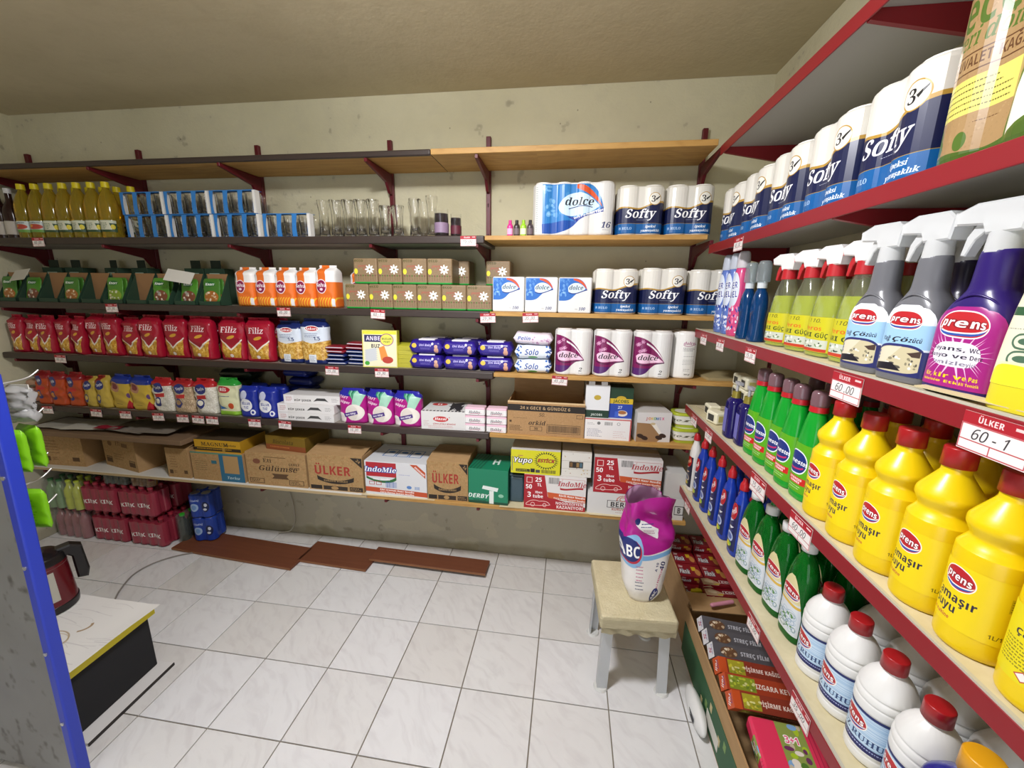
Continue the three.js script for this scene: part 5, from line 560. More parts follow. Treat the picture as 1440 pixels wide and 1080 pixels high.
// --- S3 sprays
{
  const y = SV[3] + .0012;
  const vp = fine([[0, .03, .022, 3], [.006, .036, .026, 3], [.12, .037, .027, 2.8], [.2, .034, .026, 2.6], [.245, .026, .021, 2.2], [.25, .019, .019, 2]], 3), mkV = (t, cap, body) => { const g = group('softener_bottle'); mesh('body', loft(vp, 22), glossy(body), g); mesh('label', patch(vp, .01, .235, -1.35, 1.35, EY), T(t, .3), g); mesh('cap', loft(fine([[.25, .024, .021], [.256, .026, .022], [.3, .022, .019], [.31, .015, .013]], 3), 18), M(cap, .35), g); return g; };
  rep(mkV(verBlueT, '#b9bfca', '#5d77bf'), 'blue fabric softener bottle with grey cap, # from the corner', 'softener', 'blue softener bottles', [[1.012, y, -.2, RY], [1.012, y, -.122, RY]]);
  put(mkV(verPinkT, '#c9c4c8', '#d2487e'), 'pink fabric softener bottle with pale cap', 'softener', [1.008, y, -.042], RY);
  const hs = fine([[0, .026, .02, 3], [.005, .03, .024, 3], [.06, .026, .02, 2.6], [.11, .03, .023, 2.6], [.15, .024, .02, 2.2], [.175, .012, .012]], 3), mkH = () => { const g = group('glass_cleaner_bottle'); mesh('body', loft(hs, 20), M('#0f4f8f', .12, { transmission: .5, thickness: .04, attenuationColor: '#0a58a8', attenuationDistance: .03 }), g); mesh('pump_collar', new THREE.CylinderGeometry(.015, .015, .02, 16), M('#cfd6da', .3), g, 0, .185, 0); mesh('pump_cover', loft(fine([[.195, .018], [.2, .021], [.25, .02], [.262, .014]], 2), 16), M('#d8e2e6', .1, { transmission: .8, thickness: 0 }), g); return g; };
  rep(mkH(), 'slim deep blue bottle with clear cover cap, # from the pink softener', 'bottle', 'slim blue bottles', [[1.0, y, .06, RY], [1.002, y, .15, RY]]);
  // trigger head facing +x(local) forward
  const trig = (nozzle, body, collar) => { const g = group('trigger_head'), k = .82; mesh('collar', new THREE.CylinderGeometry(.019, .021, .03, 20), M(collar, .35), g, 0, .015, 0); const s = ex([[.028, .03], [-.014, .03], [-.02, .044], [-.056, .048], [-.06, .062], [-.035, .072], [.02, .071], [.032, .06]].reverse(), .03, .003); s.translate(0, 0, -.015); mesh('housing', s, M(body, .35), g); const t = ex([[-.024, .046], [-.036, .044], [-.046, .026], [-.05, .0], [-.045, -.001], [-.036, .022], [-.022, .036]].reverse(), .014, .0015); t.translate(0, 0, -.007); mesh('trigger', t, M(collar, .35), g); mesh('nozzle', BX(.01, .02, .022), M(nozzle, .4), g, -.063, .056, 0); return g; };
  // yellow cleaner, see-through
  const yp = fine([[0, .04, .026, 3], [.005, .047, .03, 3], [.1, .046, .029, 2.8], [.15, .038, .026, 2.4], [.19, .024, .02, 2], [.205, .018, .018, 2]], 4), yl = yp.filter((p) => p[0] <= .156).map((p) => [p[0] + .002, p[1] - .002, p[2] - .002, p[3]]);
  const clearM = M('#eef2d8', .08, { transmission: .92, thickness: 0 }), liqM = M('#cbd40c', .15, { transmission: .3, thickness: .05, attenuationColor: '#c8d400', attenuationDistance: .08, ior: 1.35 });
  const Y = group('spray_bottle'); mesh('bottle', loft(yp, 24), clearM, Y); mesh('liquid', loft(yl, 24), liqM, Y); mesh('label', patch(yp, .012, .1, -1.25, 1.25, .001), T(sprayT, .45), Y); { const t = trig('#c22a30', '#e9e7e4', '#b8222a'); t.children.forEach((m) => { m.position.y += .2; }); while (t.children.length) Y.add(t.children[0]); }
  rep(Y, 'clear spray bottle of yellow cleaner in front, # from the slim blue bottles', 'spray bottle', 'yellow cleaner sprays', [[1.03, y, .255, RY + .15], [1.032, y, .375, RY + .15], [1.03, y, .48, RY + .05], [1.03, y, .585, RY + .05]]);
  rep(Y, 'clear spray bottle of yellow cleaner by the wall, # from the slim blue bottles', 'spray bottle', 'yellow cleaner sprays', [[1.14, y, .32, RY], [1.14, y, .435, RY], [1.14, y, .55, RY]]);
  // grey / purple shaped cleaners with clear trigger
  const sp = fine([[0, .044, .027, 4], [.005, .05, .031, 4], [.06, .05, .031, 3.6], [.105, .05, .031, 3.4], [.135, .043, .028, 3], [.155, .031, .024, 2.6], [.17, .026, .022, 2.2], [.215, .0235, .021, 2], [.222, .019, .019, 2]], 4);
  const trigClear = (p) => { const q = trig('#c9cdd0', '#d5d9da', '#d0d4d6'); q.children.forEach((m) => { m.position.y += .218; m.material = M('#f0f2f2', .2, { transmission: .4, thickness: 0 }); }); while (q.children.length) p.add(q.children[0]); };
  const mkP = (col, t) => { const g = group('spray_bottle'); mesh('body', loft(sp, 28), glossy(col, .28), g); mesh('label', patch(sp, .012, .138, -1.12, 1.12, EY, 16, 16, (v) => v < .75 ? 1 : Math.sqrt(Math.max(.05, 1 - Math.pow((v - .75) / .25, 2)))), T(t, .35), g); const r = mesh('shoulder_ridge', tube([[-.04, .128, .016], [-.02, .148, .0235], [0, .156, .0255], [.02, .15, .023], [.038, .132, .017]], .0018, 20, 6), glossy(col, .28), g); trigClear(g); return g; };
  rep(mkP('#6c6d72', ovenT), 'dark grey shaped spray bottle with kitchen label, # from the yellow sprays', 'spray bottle', 'grey oven cleaner sprays', [[1.004, y, .688, RY + .12], [1.006, y, .793, RY + .12]]);
  const pu = mkP('#2c1a66', purpT); pu.scale.set(1.06, 1.0, 1.1); put(pu, 'purple shaped spray bottle with magenta starburst label', 'spray bottle', [1.012, y, .9], RY + .12);
  const dkp = mkP('#1f1830', purpT); rep(dkp, 'dark purple spray bottle by the wall, # from the yellow sprays', 'spray bottle', 'dark sprays by the wall', [[1.13, y, .70, RY], [1.13, y, .83, RY], [1.13, y, .96, RY]]);
  const lp = fine([[0, .04, .03, 3.5], [.006, .048, .034, 3.5], [.09, .047, .033, 3.2], [.16, .04, .03, 3], [.21, .03, .025, 2.4], [.23, .018, .018]], 3), L = group('soap_bottle'); mesh('body', loft(lp, 24), glossy('#dcd02a', .3), L); mesh('label', patch(lp, .035, .205, -1.2, 1.2, EY), T(lemonT, .4), L); mesh('cap', new THREE.CylinderGeometry(.02, .022, .035, 20), M('#2f6a34', .4), L, 0, .246, 0); put(L, 'pale yellow liquid soap bottle with a lemon on its label', 'soap bottle', [1.005, y, 1.01], RY + .1);
  put(L.clone(), 'pale yellow liquid soap bottle by the wall behind the lemon bottle', 'soap bottle', [1.13, y, 1.1], RY);
  put(mesh('card_strip', BX(.02, .0015, .16), M('#cbbd94', .8)), 'torn cream card strip under the lemon bottle', 'card strip', [.975, SV[3] + .008, .95], .1).rotation.z = .1;
}
// --- S4
{
  const y = SV[4] + .0012;
  // bar soaps
  const bs = RB(.07, .05, .05, .008, 2), bm = M('#e4dfc4', .5), mkB = () => { const g = group('soap_bar'); mesh('wrap', bs.clone().translate(0, .025, 0), bm, g); mesh('print', BX(.036, .026, .001), M('#3a3a34', .5), g, .0, .025, .0258); mesh('side_print', BX(.001, .024, .03), M('#b9b06a', .5), g, .0358, .025, 0); return g; };
  for (let i = 0; i < 2; i++) for (let k = 0; k < 4; k++) put(mkB(), 'cream bar soap, ' + ORDW[k] + ' up in the stack ' + (i ? 'beside the violet pumps' : 'towards the corner'), 'soap', [1.10 + .0 * i, y + k * .0505, -.14 + i * .075], RY + rr(-.1, .1), 'cream bar soaps'); put(mkB(), 'single cream bar soap in front of the soap stack', 'soap', [1.0, y, -.09], RY + .3); put(mkB(), 'cream bar soap at the corner end of the shelf', 'soap', [1.02, y, -.2], RY);
  const pp = fine([[0, .03, .024, 3], [.005, .035, .028, 3], [.11, .035, .028, 3], [.14, .03, .025, 2.6], [.152, .014, .014]], 3), P = group('pump_bottle'); mesh('body', loft(pp, 22), M('#221a66', .12, { transmission: .25, thickness: .05, attenuationColor: '#2a1f8a', attenuationDistance: .03 }), P); mesh('label', patch(pp, .02, .11, -1, .2, EY), M('#6a68b4', .4), P); mesh('collar', new THREE.CylinderGeometry(.014, .016, .024, 16), M('#9a8c3a', .35, { metalness: .4 }), P, 0, .163, 0); mesh('pump_head', (() => { const a = new THREE.CylinderGeometry(.005, .005, .03, 10); a.translate(0, .19, 0); const b = new THREE.BoxGeometry(.04, .01, .014); b.translate(.012, .207, 0); return mergeGeometries([a, b]); })(), M('#cfd0d6', .3, { transmission: .4, thickness: 0 }), P);
  rep(P, 'dark violet hand soap pump bottle, # from the bar soaps', 'pump bottle', 'violet pump bottles', [[1.0, y, .075, RY], [1.01, y, .155, RY], [1.08, y, .14, RY + .4]]);
  const dp = fine([[0, .03, .022, 3], [.005, .036, .027, 3], [.05, .037, .028, 2.8], [.12, .037, .028, 2.8], [.16, .033, .026, 2.6], [.2, .028, .023, 2.2], [.232, .019, .019, 2], [.238, .0175, .0175, 2]], 3), D = group('toilet_cleaner_bottle'); mesh('body', loft(dp, 24), glossy('#0f9a2c', .2), D); mesh('label', patch(dp, .02, .15, -1.3, 1.3, EY), T(domT, .35), D); mesh('cap_ring', new THREE.CylinderGeometry(.02, .021, .014, 20), M('#b81c26', .35), D, 0, .243, 0); mesh('cap', loft(fine([[.25, .019], [.256, .0205], [.28, .02], [.288, .016], [.291, .008]], 3), 18), M('#8f6a72', .2, { transmission: .35, thickness: 0 }), D);
  rep(D, 'bright green toilet cleaner bottle in front, # from the violet pump bottles', 'toilet cleaner', 'green toilet cleaner bottles', [[1.012, y, .24, RY + .1], [1.01, y, .318, RY + .1], [1.014, y, .396, RY + .1], [1.005, y, .472, RY + .1], [1.008, y, .549, RY + .1]]);
  rep(D, 'bright green toilet cleaner bottle by the wall, # from the violet pump bottles', 'toilet cleaner', 'green toilet cleaner bottles', [[1.1, y, .36, RY], [1.1, y, .44, RY], [1.1, y, .52, RY], [1.18, y, .46, RY], [1.18, y, .54, RY]]);
  const bp = fine([[0, .04], [.004, .045], [.03, .046], [.145, .046], [.16, .044], [.17, .038], [.178, .035], [.188, .039], [.196, .042], [.206, .041], [.235, .023], [.244, .0185], [.256, .0185]], 3), Bl = group('bleach_bottle'); mesh('body', loft(bp, 30), glossy('#e9c90a', .3), Bl); mesh('label', patch(bp, .034, .135, -1.5, 1.5, EY), T(bleachT, .38), Bl); mesh('cap', lathe([[0, .285], [.019, .285], [.021, .282], [.0215, .252], [0, .252]], 26), M('#a81a1e', .35), Bl);
  rep(Bl, 'yellow bleach bottle in the front row, # from the green toilet cleaner', 'bleach', 'yellow bleach bottles', [.632, .7265, .821, .9155, 1.01].map((z) => [1.014, y, z, RY + .42]));
  rep(Bl, 'yellow bleach bottle in the middle row, # from the green toilet cleaner', 'bleach', 'yellow bleach bottles', [.66, .755, .85, .945, 1.04].map((z) => [1.107, y, z, RY]));
  rep(Bl, 'yellow bleach bottle against the wall, # from the green toilet cleaner', 'bleach', 'yellow bleach bottles', [.64, .735, .83, .925, 1.02].map((z) => [1.2, y, z, RY]));
  const b2 = Bl.clone(); b2.name = 'bleach_bottle'; b2.children[1].material = T(bleachBackT, .38); b2.children[1].name = 'label'; put(b2, 'yellow bleach bottle turned to show its small print, handwritten mark on the shoulder', 'bleach', [1.016, y, 1.106], RY + .75); mesh('handwritten_mark', tube([[-.012, .2, .0418], [-.004, .208, .0412], [.004, .204, .0416], [-.002, .196, .0424], [-.008, .19, .0416], [.006, .186, .0416]], .001, 24, 5), M('#2a2a1c', .6), b2);
}
// --- S5
{
  const y = SV[5] + .0012;
  const pr = fine([[0, .026, .02, 3], [.005, .032, .025, 3], [.07, .034, .026, 2.8], [.15, .031, .025, 2.6], [.2, .027, .022, 2.4], [.235, .014, .014], [.25, .0125, .0125]], 3), P = group('dish_soap_bottle'); mesh('body', loft(pr, 22), glossy('#1a3aa4', .25), P); mesh('label', patch(pr, .02, .2, -.95, .95, EY), T(prilT, .35), P); mesh('cap', loft(fine([[.25, .014], [.254, .016], [.272, .0145], [.282, .009], [.292, .008], [.295, .006]], 2), 16), M('#b81c26', .35), P);
  rep(P, 'blue dish soap bottle with red cap in front, # from the white one', 'dish soap', 'blue dish soap bottles', [[1.004, y, -.185, RY], [1.006, y, -.09, RY], [1.01, y, .01, RY], [1.012, y, .11, RY], [1.014, y, .215, RY]]);
  rep(P, 'blue dish soap bottle with red cap by the wall, # from the corner', 'dish soap', 'blue dish soap bottles', [[1.09, y, -.02, RY], [1.09, y, .07, RY], [1.09, y, .16, RY], [1.09, y, .25, RY]]);
  const wq = group('dish_soap_bottle'); mesh('body', loft(pr, 22), glossy('#e3dfda', .3), wq); mesh('label', patch(pr, .02, .17, -1, 1, EY), T(prilT, .35, { color: '#ffd9a8' }), wq); mesh('cap', loft(fine([[.25, .014], [.254, .016], [.272, .0145], [.285, .008]], 2), 16), M('#b81c26', .35), wq); put(wq, 'white dish soap bottle with red cap at the corner end', 'dish soap', [1.0, y, -.285], RY);
  const gp = fine([[0, .034, .024, 3], [.005, .041, .029, 3], [.07, .043, .03, 2.8], [.15, .043, .03, 2.6], [.2, .038, .027, 2.4], [.235, .027, .022, 2.1], [.255, .0145, .0145, 2], [.268, .0135, .0135, 2]], 4), G = group('dish_soap_bottle'); mesh('body', loft(gp, 26), M('#149a30', .08, { transmission: .7, thickness: .05, attenuationColor: '#12b038', attenuationDistance: .07, ior: 1.35 }), G); mesh('label', patch(gp, .022, .19, -1.1, 1.1, EY, 14, 18, (v) => v < .35 ? 1 : Math.pow(Math.max(.0, 1 - (v - .35) / .66), .6) + .02), T(dishT, .35), G); mesh('cap', lathe([[0, .292], [.013, .292], [.0185, .288], [.0185, .264], [0, .264]], 22), M('#e9e9e6', .3), G); mesh('cap_tip', new THREE.CylinderGeometry(.006, .008, .016, 14), M('#0f7a2a', .3), G, 0, .299, 0);
  rep(G, 'clear green dish soap bottle in front, # from the blue ones', 'dish soap', 'green dish soap bottles', [[1.02, y, .3, RY + .1], [1.024, y, .392, RY + .1], [1.028, y, .485, RY + .1], [1.032, y, .578, RY + .1]]);
  rep(G, 'clear green dish soap bottle by the wall, # from the blue ones', 'dish soap', 'green dish soap bottles', [[1.12, y, .32, RY], [1.122, y, .42, RY], [1.124, y, .52, RY], [1.126, y, .605, RY], [1.2, y, .47, RY]]);
  const wp = fine([[0, .046], [.004, .05], [.018, .05], [.022, .0485], [.028, .05], [.03, .0495], [.118, .0495], [.12, .051], [.135, .051], [.139, .049], [.143, .051], [.152, .05], [.157, .047], [.161, .049], [.172, .046], [.19, .036], [.202, .024], [.206, .0185], [.214, .0185]], 2), W = group('salt_spirit_bottle'), wg = loft(wp.map((p) => [p[0], p[1] * .94, p[2] * .94, p[3], p[4]]), 48); { const p = wg.attributes.position; for (let i = 0; i < p.count; i++) { const yy = p.getY(i); if (yy > .165 && yy < .204) { const a = Math.atan2(p.getX(i), p.getZ(i)), k = 1 - .035 * Math.pow(Math.abs(Math.sin(a * 12)), 6); p.setX(i, p.getX(i) * k); p.setZ(i, p.getZ(i) * k); } } wg.computeVertexNormals(); } mesh('body', wg, M('#e6e6e3', .3), W); mesh('label', patch(wp.map((p) => [p[0], p[1] * .94, p[2] * .94, p[3], p[4]]), .031, .117, -1.9, 1.9, .0008, 24), T(spiritT, .35), W); mesh('cap', lathe([[0, .24], [.0185, .24], [.0205, .237], [.021, .21], [0, .21]], 28), M('#a3161c', .32), W);
  rep(W, 'white ribbed bottle with red cap in front, # from the green dish soap', 'cleaning bottle', 'white bottles with red caps', [.684, .78, .876, .972].map((z) => [1.036, y, z, RY + .42]));
  rep(W, 'white ribbed bottle with red cap by the wall, # from the green dish soap', 'cleaning bottle', 'white bottles with red caps', [.7, .797, .894, .991].map((z) => [1.14, y, z, RY]));
  const bq = fine([[0, .05, .032, 4], [.005, .056, .036, 4], [.15, .056, .036, 3.6], [.19, .05, .033, 3], [.215, .026, .022, 2.2], [.225, .02, .02, 2], [.235, .02, .02, 2]], 3), B = group('cleaner_bottle'); mesh('body', loft(bq, 28), glossy('#1c1f80', .22), B); mesh('label', patch(bq, .02, .17, -1.15, 1.15, EY), T(blueLabT, .3), B); mesh('cap', lathe([[0, .268], [.021, .268], [.024, .264], [.0245, .233], [0, .233]], 28), M('#d99a10', .35), B); put(B, 'dark blue flat bottle with ribbed orange-yellow cap', 'cleaning bottle', [1.005, y, 1.078], RY + .1); put(B.clone(), 'dark blue flat bottle by the wall behind its twin', 'cleaning bottle', [1.15, y, 1.1], RY);
}
// side shelf tags
{
  const X = XR - .0068; for (const [s, z, n, k] of [[2, .03, 'under the side-shelf toilet paper', 3], [3, -.22, 'under the blue softener', 3], [3, -.02, 'under the pink softener', 5], [3, .25, 'under the first yellow spray', 1], [3, .715, 'under the grey oven sprays', 0], [3, 1.02, 'under the lemon soap bottle', 4], [4, -.22, 'at the corner end below bar soap', 2], [4, -.02, 'under the bar soap stack', 1], [4, .425, 'under the green toilet cleaner', 1], [4, .655, 'under the first yellow bleach', 0], [5, -.17, 'under the blue dish soap', 2], [5, .53, 'under the green dish soap', 1], [5, .78, 'under the white ribbed bottles', 5]]) { const t = priceTag(X, SV[s] - .034, z, RY, n, k); t.rotation.set(0, RY, 0); if (s === 3 && z > .6 || s === 4 && z > .4) t.scale.set(1.25, 1.25, 1); }
  put(mesh('paper_scrap', BX(.1, .001, .07), M('#cfc4a4', .8)), 'curled paper scrap on the shelf end above the tub', 'paper', [1.05, SV[4] + .003, -.32], .3); put(mesh('card_pad', BX(.2, .012, .22), M('#a9996f', .8)), 'flat pad of card lying at the dark end of the towel shelf', 'card', [1.12, LV[4] + .0065, -.45], .1);
}

// ---------- floor: drinks, boards, stool, crates, box, rack ----------
{ // multipacks of bottles in shrink film
  const bp = fine([[0, .026], [.004, .0295], [.06, .0305], [.075, .028], [.09, .0305], [.13, .029], [.155, .016], [.168, .0125], [.18, .0125]], 2), bG = loft(bp, 14), capG = new THREE.CylinderGeometry(.0145, .0145, .014, 12);
  const filmM = (c) => M('#f4f6f4', .06, { transmission: .94, thickness: 0 });
  const mk = (liq, cap, lab, art, nx = 4, nz = 2) => { const g = group('drink_multipack'), s = .064, lm = M(liq, .2), cm = M(cap, .4); for (let i = 0; i < nx; i++) for (let j = 0; j < nz; j++) { const b = mesh('bottle', bG, lm, g, (i - (nx - 1) / 2) * s, .002, (j - (nz - 1) / 2) * s); mesh('cap', capG, cm, b, 0, .186, 0); } const W = nx * s, D = nz * s; if (lab) { const l = mesh('film_print', (() => { const q = rollPack(W + .003, .15, D + .003, nx, nz, .002); q.translate(0, .012, 0); return planar(q, W, .15, .012); })(), lab, g); } else mesh('film', (() => { const q = rollPack(W + .004, .19, D + .004, nx, nz, .006); return q; })(), filmM('#d8dcd8'), g); return g; };
  const kM = T(kinkT, .22, { clearcoat: .4 }), K = mk('#7a1f30', '#a02a3c', kM, 1);
  rep(K, 'red lettered shrink pack on the floor, # from the pale pink pack', 'drinks pack', 'red drink packs', [[-2.50, 0, -.385, -.02], [-2.22, 0, -.38, -.02]]);
  rep(K, 'red lettered shrink pack of bottles stacked on two others', 'drinks pack', 'red drink packs', [[-2.26, .201, -.385, -.02]]); { const o = K.clone(); o.name = 'drink_multipack'; put(o, 'red lettered shrink pack beside the green bottle pack, upper layer', 'drinks pack', [-2.535, .201, -.385], .0, 'red drink packs'); }
  rep(K, 'red lettered shrink pack against the wall, # of three', 'drinks pack', 'red drink packs', [[-2.2, 0, -.515], [-2.48, 0, -.52], [-2.24, .201, -.52]]);
  const pale = mk('#9a5a60', '#8f3a44', null); rep(pale, 'pale pink shrink pack of bottles under the green pack', 'drinks pack', 'pale drink packs', [[-2.79, 0, -.38, -.05]]);
  put(mk('#7a9a6a', '#2f6a34', null, 0, 2, 2), 'green bottle shrink pack on the pale pack, in the corner', 'drinks pack', [-2.872, .2015, -.38]); put(mk('#c2c83a', '#b8c83a', null, 0, 2, 2), 'yellow-green bottle shrink pack on the pale pack', 'drinks pack', [-2.735, .2015, -.38]);
  { const o = mk('#2a3a2c', '#1f3a2a', null, 0, 4, 1); put(o, 'dark green bottle pack against the wall', 'drinks pack', [-2.79, .2, -.5]); }
  { const o = mk('#2c3a34', '#cfd0c8', null, 0, 4, 1); o.scale.set(.7, .36, 1); put(o, 'small dark pack squeezed on top of the red drink packs', 'drinks pack', [-2.40, .4005, -.37]); } { const o = mk('#8a5a20', '#b8862c', null, 0, 3, 1); o.scale.set(.8, .36, 1); put(o, 'small amber pack squeezed on top of the red drink packs', 'drinks pack', [-2.215, .4005, -.37]); }
  { const o = mk('#1c2a1c', '#2fae2c', null, 0, 1, 3); put(o, 'dark bottle pack with green caps beside the red packs', 'drinks pack', [-2.035, 0, -.47]); }
  // blue can packs
  const canG = loft(fine([[0, .024], [.004, .031], [.01, .033], [.145, .033], [.155, .029], [.16, .028]], 2), 18), bm = T(blueCanT, .25), top = M('#b9bdc4', .25, { metalness: .8 });
  const cp = () => { const g = group('can_multipack'); for (let i = 0; i < 2; i++) for (let j = 0; j < 2; j++) { const c = mesh('can', canG, bm, g, (i - .5) * .0665, 0, (j - .5) * .0665); mesh('lid', new THREE.CylinderGeometry(.026, .026, .002, 16), top, c, 0, .1605, 0); } mesh('film', (() => { const q = rollPack(.137, .15, .137, 2, 2, .004); q.translate(0, .004, 0); return planar(q, .137, .15, .004); })(), bm, g); return g; };
  put(cp(), 'blue can pack standing on the brown board', 'cans', [-1.9, .019, -.46], .2); put(cp(), 'blue can pack stacked on another blue can pack', 'cans', [-1.902, .183, -.462], .18);
  put(mk('#7a1f30', '#a02a3c', kM, 1, 2, 2), 'small red lettered drink pack tucked behind the can packs', 'drinks pack', [-2.42 + .0, .0, -.53]).removeFromParent();
}
{ // brown laminate boards on the floor
  const mk = (w, d, x, z, ry, y, l) => { const g = group('laminate_board'); mesh('panel', metric(RB(w, .016, d, .002), .7, x, z), brownM, g, 0, .008, 0); mesh('edge', BX(w, .012, .0015), M('#8a5a38', .6), g, 0, .008, d / 2 + .0006); put(g, l, 'board', [x, y, z], ry); };
  mk(.86, .2, -1.6, -.375, -.07, .001, 'brown laminate board on the floor under the blue can packs'); mk(.45, .19, -.96, -.41, -.05, .001, 'short brown laminate board between two others on the floor'); mk(.72, .12, -.395, -.43, -.03, .0185, 'brown laminate board whose end lies on its neighbour');
}
put(mesh('floor_cable', tube([[-1.55, .006, -.29], [-1.8, .006, -.315], [-1.92, .006, -.27], [-2.01, .006, -.18], [-2.03, .006, -.08], [-1.97, .006, .05], [-1.9, .006, .14]], .004, 60, 6), M('#8f8a84', .5)), 'thin grey cable curving over the tiles', 'cable', [0, 0, 0]);
put(mesh('wall_cord', tube([[-1.42, .476, -.594], [-1.405, .33, -.592], [-1.385, .2, -.592], [-1.39, .08, -.59], [-1.43, .02, -.585], [-1.5, .012, -.57]], .004, 50, 6), M('#b5b0a2', .5)), 'pale cord hanging down the wall under the white board', 'cable', [0, 0, 0]);
{ // stool wrapped in paper
  const g = group('stool'), lm = M('#c3c6c8', .35, { metalness: .25 }), pm = new THREE.MeshPhysicalMaterial({ map: whitish, color: '#ffffff', roughness: .8, bumpMap: cloneT(plasterBump, 2, 2), bumpScale: .004 });
  const w = .3, d = .355, h = .378; // wrapped seat
  { const s = new RoundedBoxGeometry(w, .062, d, 4, .012), p = s.attributes.position; for (let i = 0; i < p.count; i++) { const x = p.getX(i), yy = p.getY(i), z = p.getZ(i), side = yy < .02; const n = fbm(x * 22 + z * 19 + 5, yy * 40 + z * 11, 64, 3) - .5; p.setXYZ(i, x * (side ? 1 + n * .05 : 1), yy + (yy < 0 ? n * .014 : n * .004), z * (side ? 1 + n * .05 : 1)); } s.computeVertexNormals(); mesh('wrapped_seat', s, pm, g, 0, h - .031, 0).userData.label = 'cream paper wrapping with creased sides'; }
  const edge = new THREE.PlaneGeometry(w * .96, .03, 40, 4); { const p = edge.attributes.position; for (let i = 0; i < p.count; i++) { const x = p.getX(i), yy = p.getY(i); p.setZ(i, .004 * Math.sin(x * 90 + yy * 60) + .006 * fbm(x * 40, yy * 40, 64, 2)); if (yy < -.01) p.setY(i, yy + .008 * (fbm(x * 30, 2, 64, 3) - .5)); } edge.computeVertexNormals(); mesh('paper_hem', edge, pm, g, 0, h - .065, d / 2 - .006); }
  const legS = ex([[0, 0], [.042, 0], [.042, .005], [.005, .005], [.005, .034], [0, .034]], .32); legS.rotateX(-PI / 2);
  for (const [sx, sz] of [[-1, 1], [1, 1], [-1, -1], [1, -1]]) { const L = group('leg'); const m = mesh('angle_bar', legS, lm, L, -.014, 0, .02); const f = mesh('foot', new THREE.CylinderGeometry(.026, .03, .008, 20), M('#d6d6d2', .5), L, .004, .004, .005); m.scale.set(1, 1, 1); L.position.set(sx * .128, 0, sz * .135); L.scale.set(-sx * 1, 1, sz); m.rotation.set(0, 0, 0); L.rotation.set(-sz * .035, 0, sx * .03); g.add(L); }
  put(g, 'low stool with grey angled legs and a paper-wrapped seat', 'stool', [.69, 0, .058], .06);
}
{ // opened detergent bag on the stool
  const t = CV(512, 768, '#e9e6e2', (c, w, h) => { re(c, 0, 0, w, h, '#ece9e6'); pa(c, 'M0 0 L512 0 L512 330 C380 350 300 400 180 390 C100 380 40 340 0 330 Z', '#b01a8c'); pa(c, 'M150 390 C300 420 400 350 512 345 L512 380 C400 390 300 450 150 430 Z', '#7fb4e4'); pa(c, 'M0 330 C30 250 90 240 130 260 C200 300 210 400 170 470 C110 520 30 500 0 470 Z', '#8fbfe8'); el(c, 70, 375, 110, 92, '#c42a44', .2); el(c, 62, 365, 104, 86, '#1c2a72', .2); tx(c, 'ABC', 60, 375, 120, '#fff', { sx: .85 }); po(c, [[90, 130], [330, 200], [320, 270], [180, 230], [90, 180]], '#f1eff0'); small(c, 140, 165, 150, 2, 18, '#2a3478', 6); small(c, 170, 210, 130, 2, 18, '#a3387c', 6); el(c, 100, 150, 22, 26, '#1c2a72'); small(c, 120, 480, 100, 5, 26, '#b84a7c', 7); small(c, 110, 600, 110, 3, 26, '#2a2f5c', 7); tx(c, 'A 10', 350, 480, 34, '#2a2f5c', { r: -1.4 }); tx(c, '40', 405, 470, 60, '#2a2f5c', { r: -1.4 }); tx(c, 'CANLI RENKLER', 390, 590, 26, '#b83a6c', { r: -1.4 }); el(c, 370, 700, 46, 60, '#1c2a72', .1); tx(c, 'ABC', 370, 700, 44, '#fff', { r: -1.4 }); });
  const w = .215, h = .46, d = .13, nu = 44, nv = 30, pos = [], uv = [], idx = [];
  for (let i = 0; i <= nv; i++) { const v = i / nv; for (let j = 0; j <= nu; j++) { const a = -PI + j / nu * 2 * PI, [sx, cz] = se(a, 2.7); const wob = (fbm((j % nu) / nu * 8, v * 6 + 2, 8, 3) - .5) * (v > .62 ? .055 : .014), low = v < .12 ? lerp(.72, 1, v / .12) : 1, k = (v < .6 ? lerp(.66, 1, v / .6) : lerp(1, .74, (v - .6) / .4)) * low; const rim = v > .93 ? .02 * Math.sin(a * 2 + 1) * (v - .93) / .07 : 0; pos.push(w / 2 * k * sx + wob * sx, v * h + rim, d / 2 * (v > .85 ? lerp(1, .9, (v - .85) / .15) : low) * cz + wob * cz * 1.0); uv.push(sx * .5 + .5, v); } }
  for (let i = 0; i < nv; i++) for (let j = 0; j < nu; j++) { const a = i * (nu + 1) + j, b = a + nu + 1; idx.push(a, a + 1, b, a + 1, b + 1, b); } const c0 = pos.length / 3; pos.push(0, .002, 0); uv.push(.5, 0); for (let j = 0; j < nu; j++) idx.push(c0, j + 1, j);
  const g = new THREE.BufferGeometry(); g.setAttribute('position', new THREE.Float32BufferAttribute(pos, 3)); g.setAttribute('uv', new THREE.Float32BufferAttribute(uv, 2)); g.setIndex(idx); g.computeVertexNormals();
  const B = group('detergent_bag'); mesh('bag', g, new THREE.MeshPhysicalMaterial({ map: t, roughness: .28, side: THREE.DoubleSide }), B);
  const inner = g.clone(); { const p = inner.attributes.position; for (let i = 0; i < p.count; i++) p.setXYZ(i, p.getX(i) * .975, Math.max(p.getY(i), .03) - .002, p.getZ(i) * .97); inner.computeVertexNormals(); mesh('inner_lining', inner, M('#cfa6c6', .4), B); }
  mesh('powder', loft(fine([[.2, .085, .05, 2.6], [.24, .09, .052, 2.6], [.25, .06, .035, 2.2], [.253, .01, .008]], 2), 24), M('#e2e4ea', .9), B);
  put(B, 'open magenta and white detergent bag on the stool', 'detergent bag', [.725, .379, .09], .12);
}
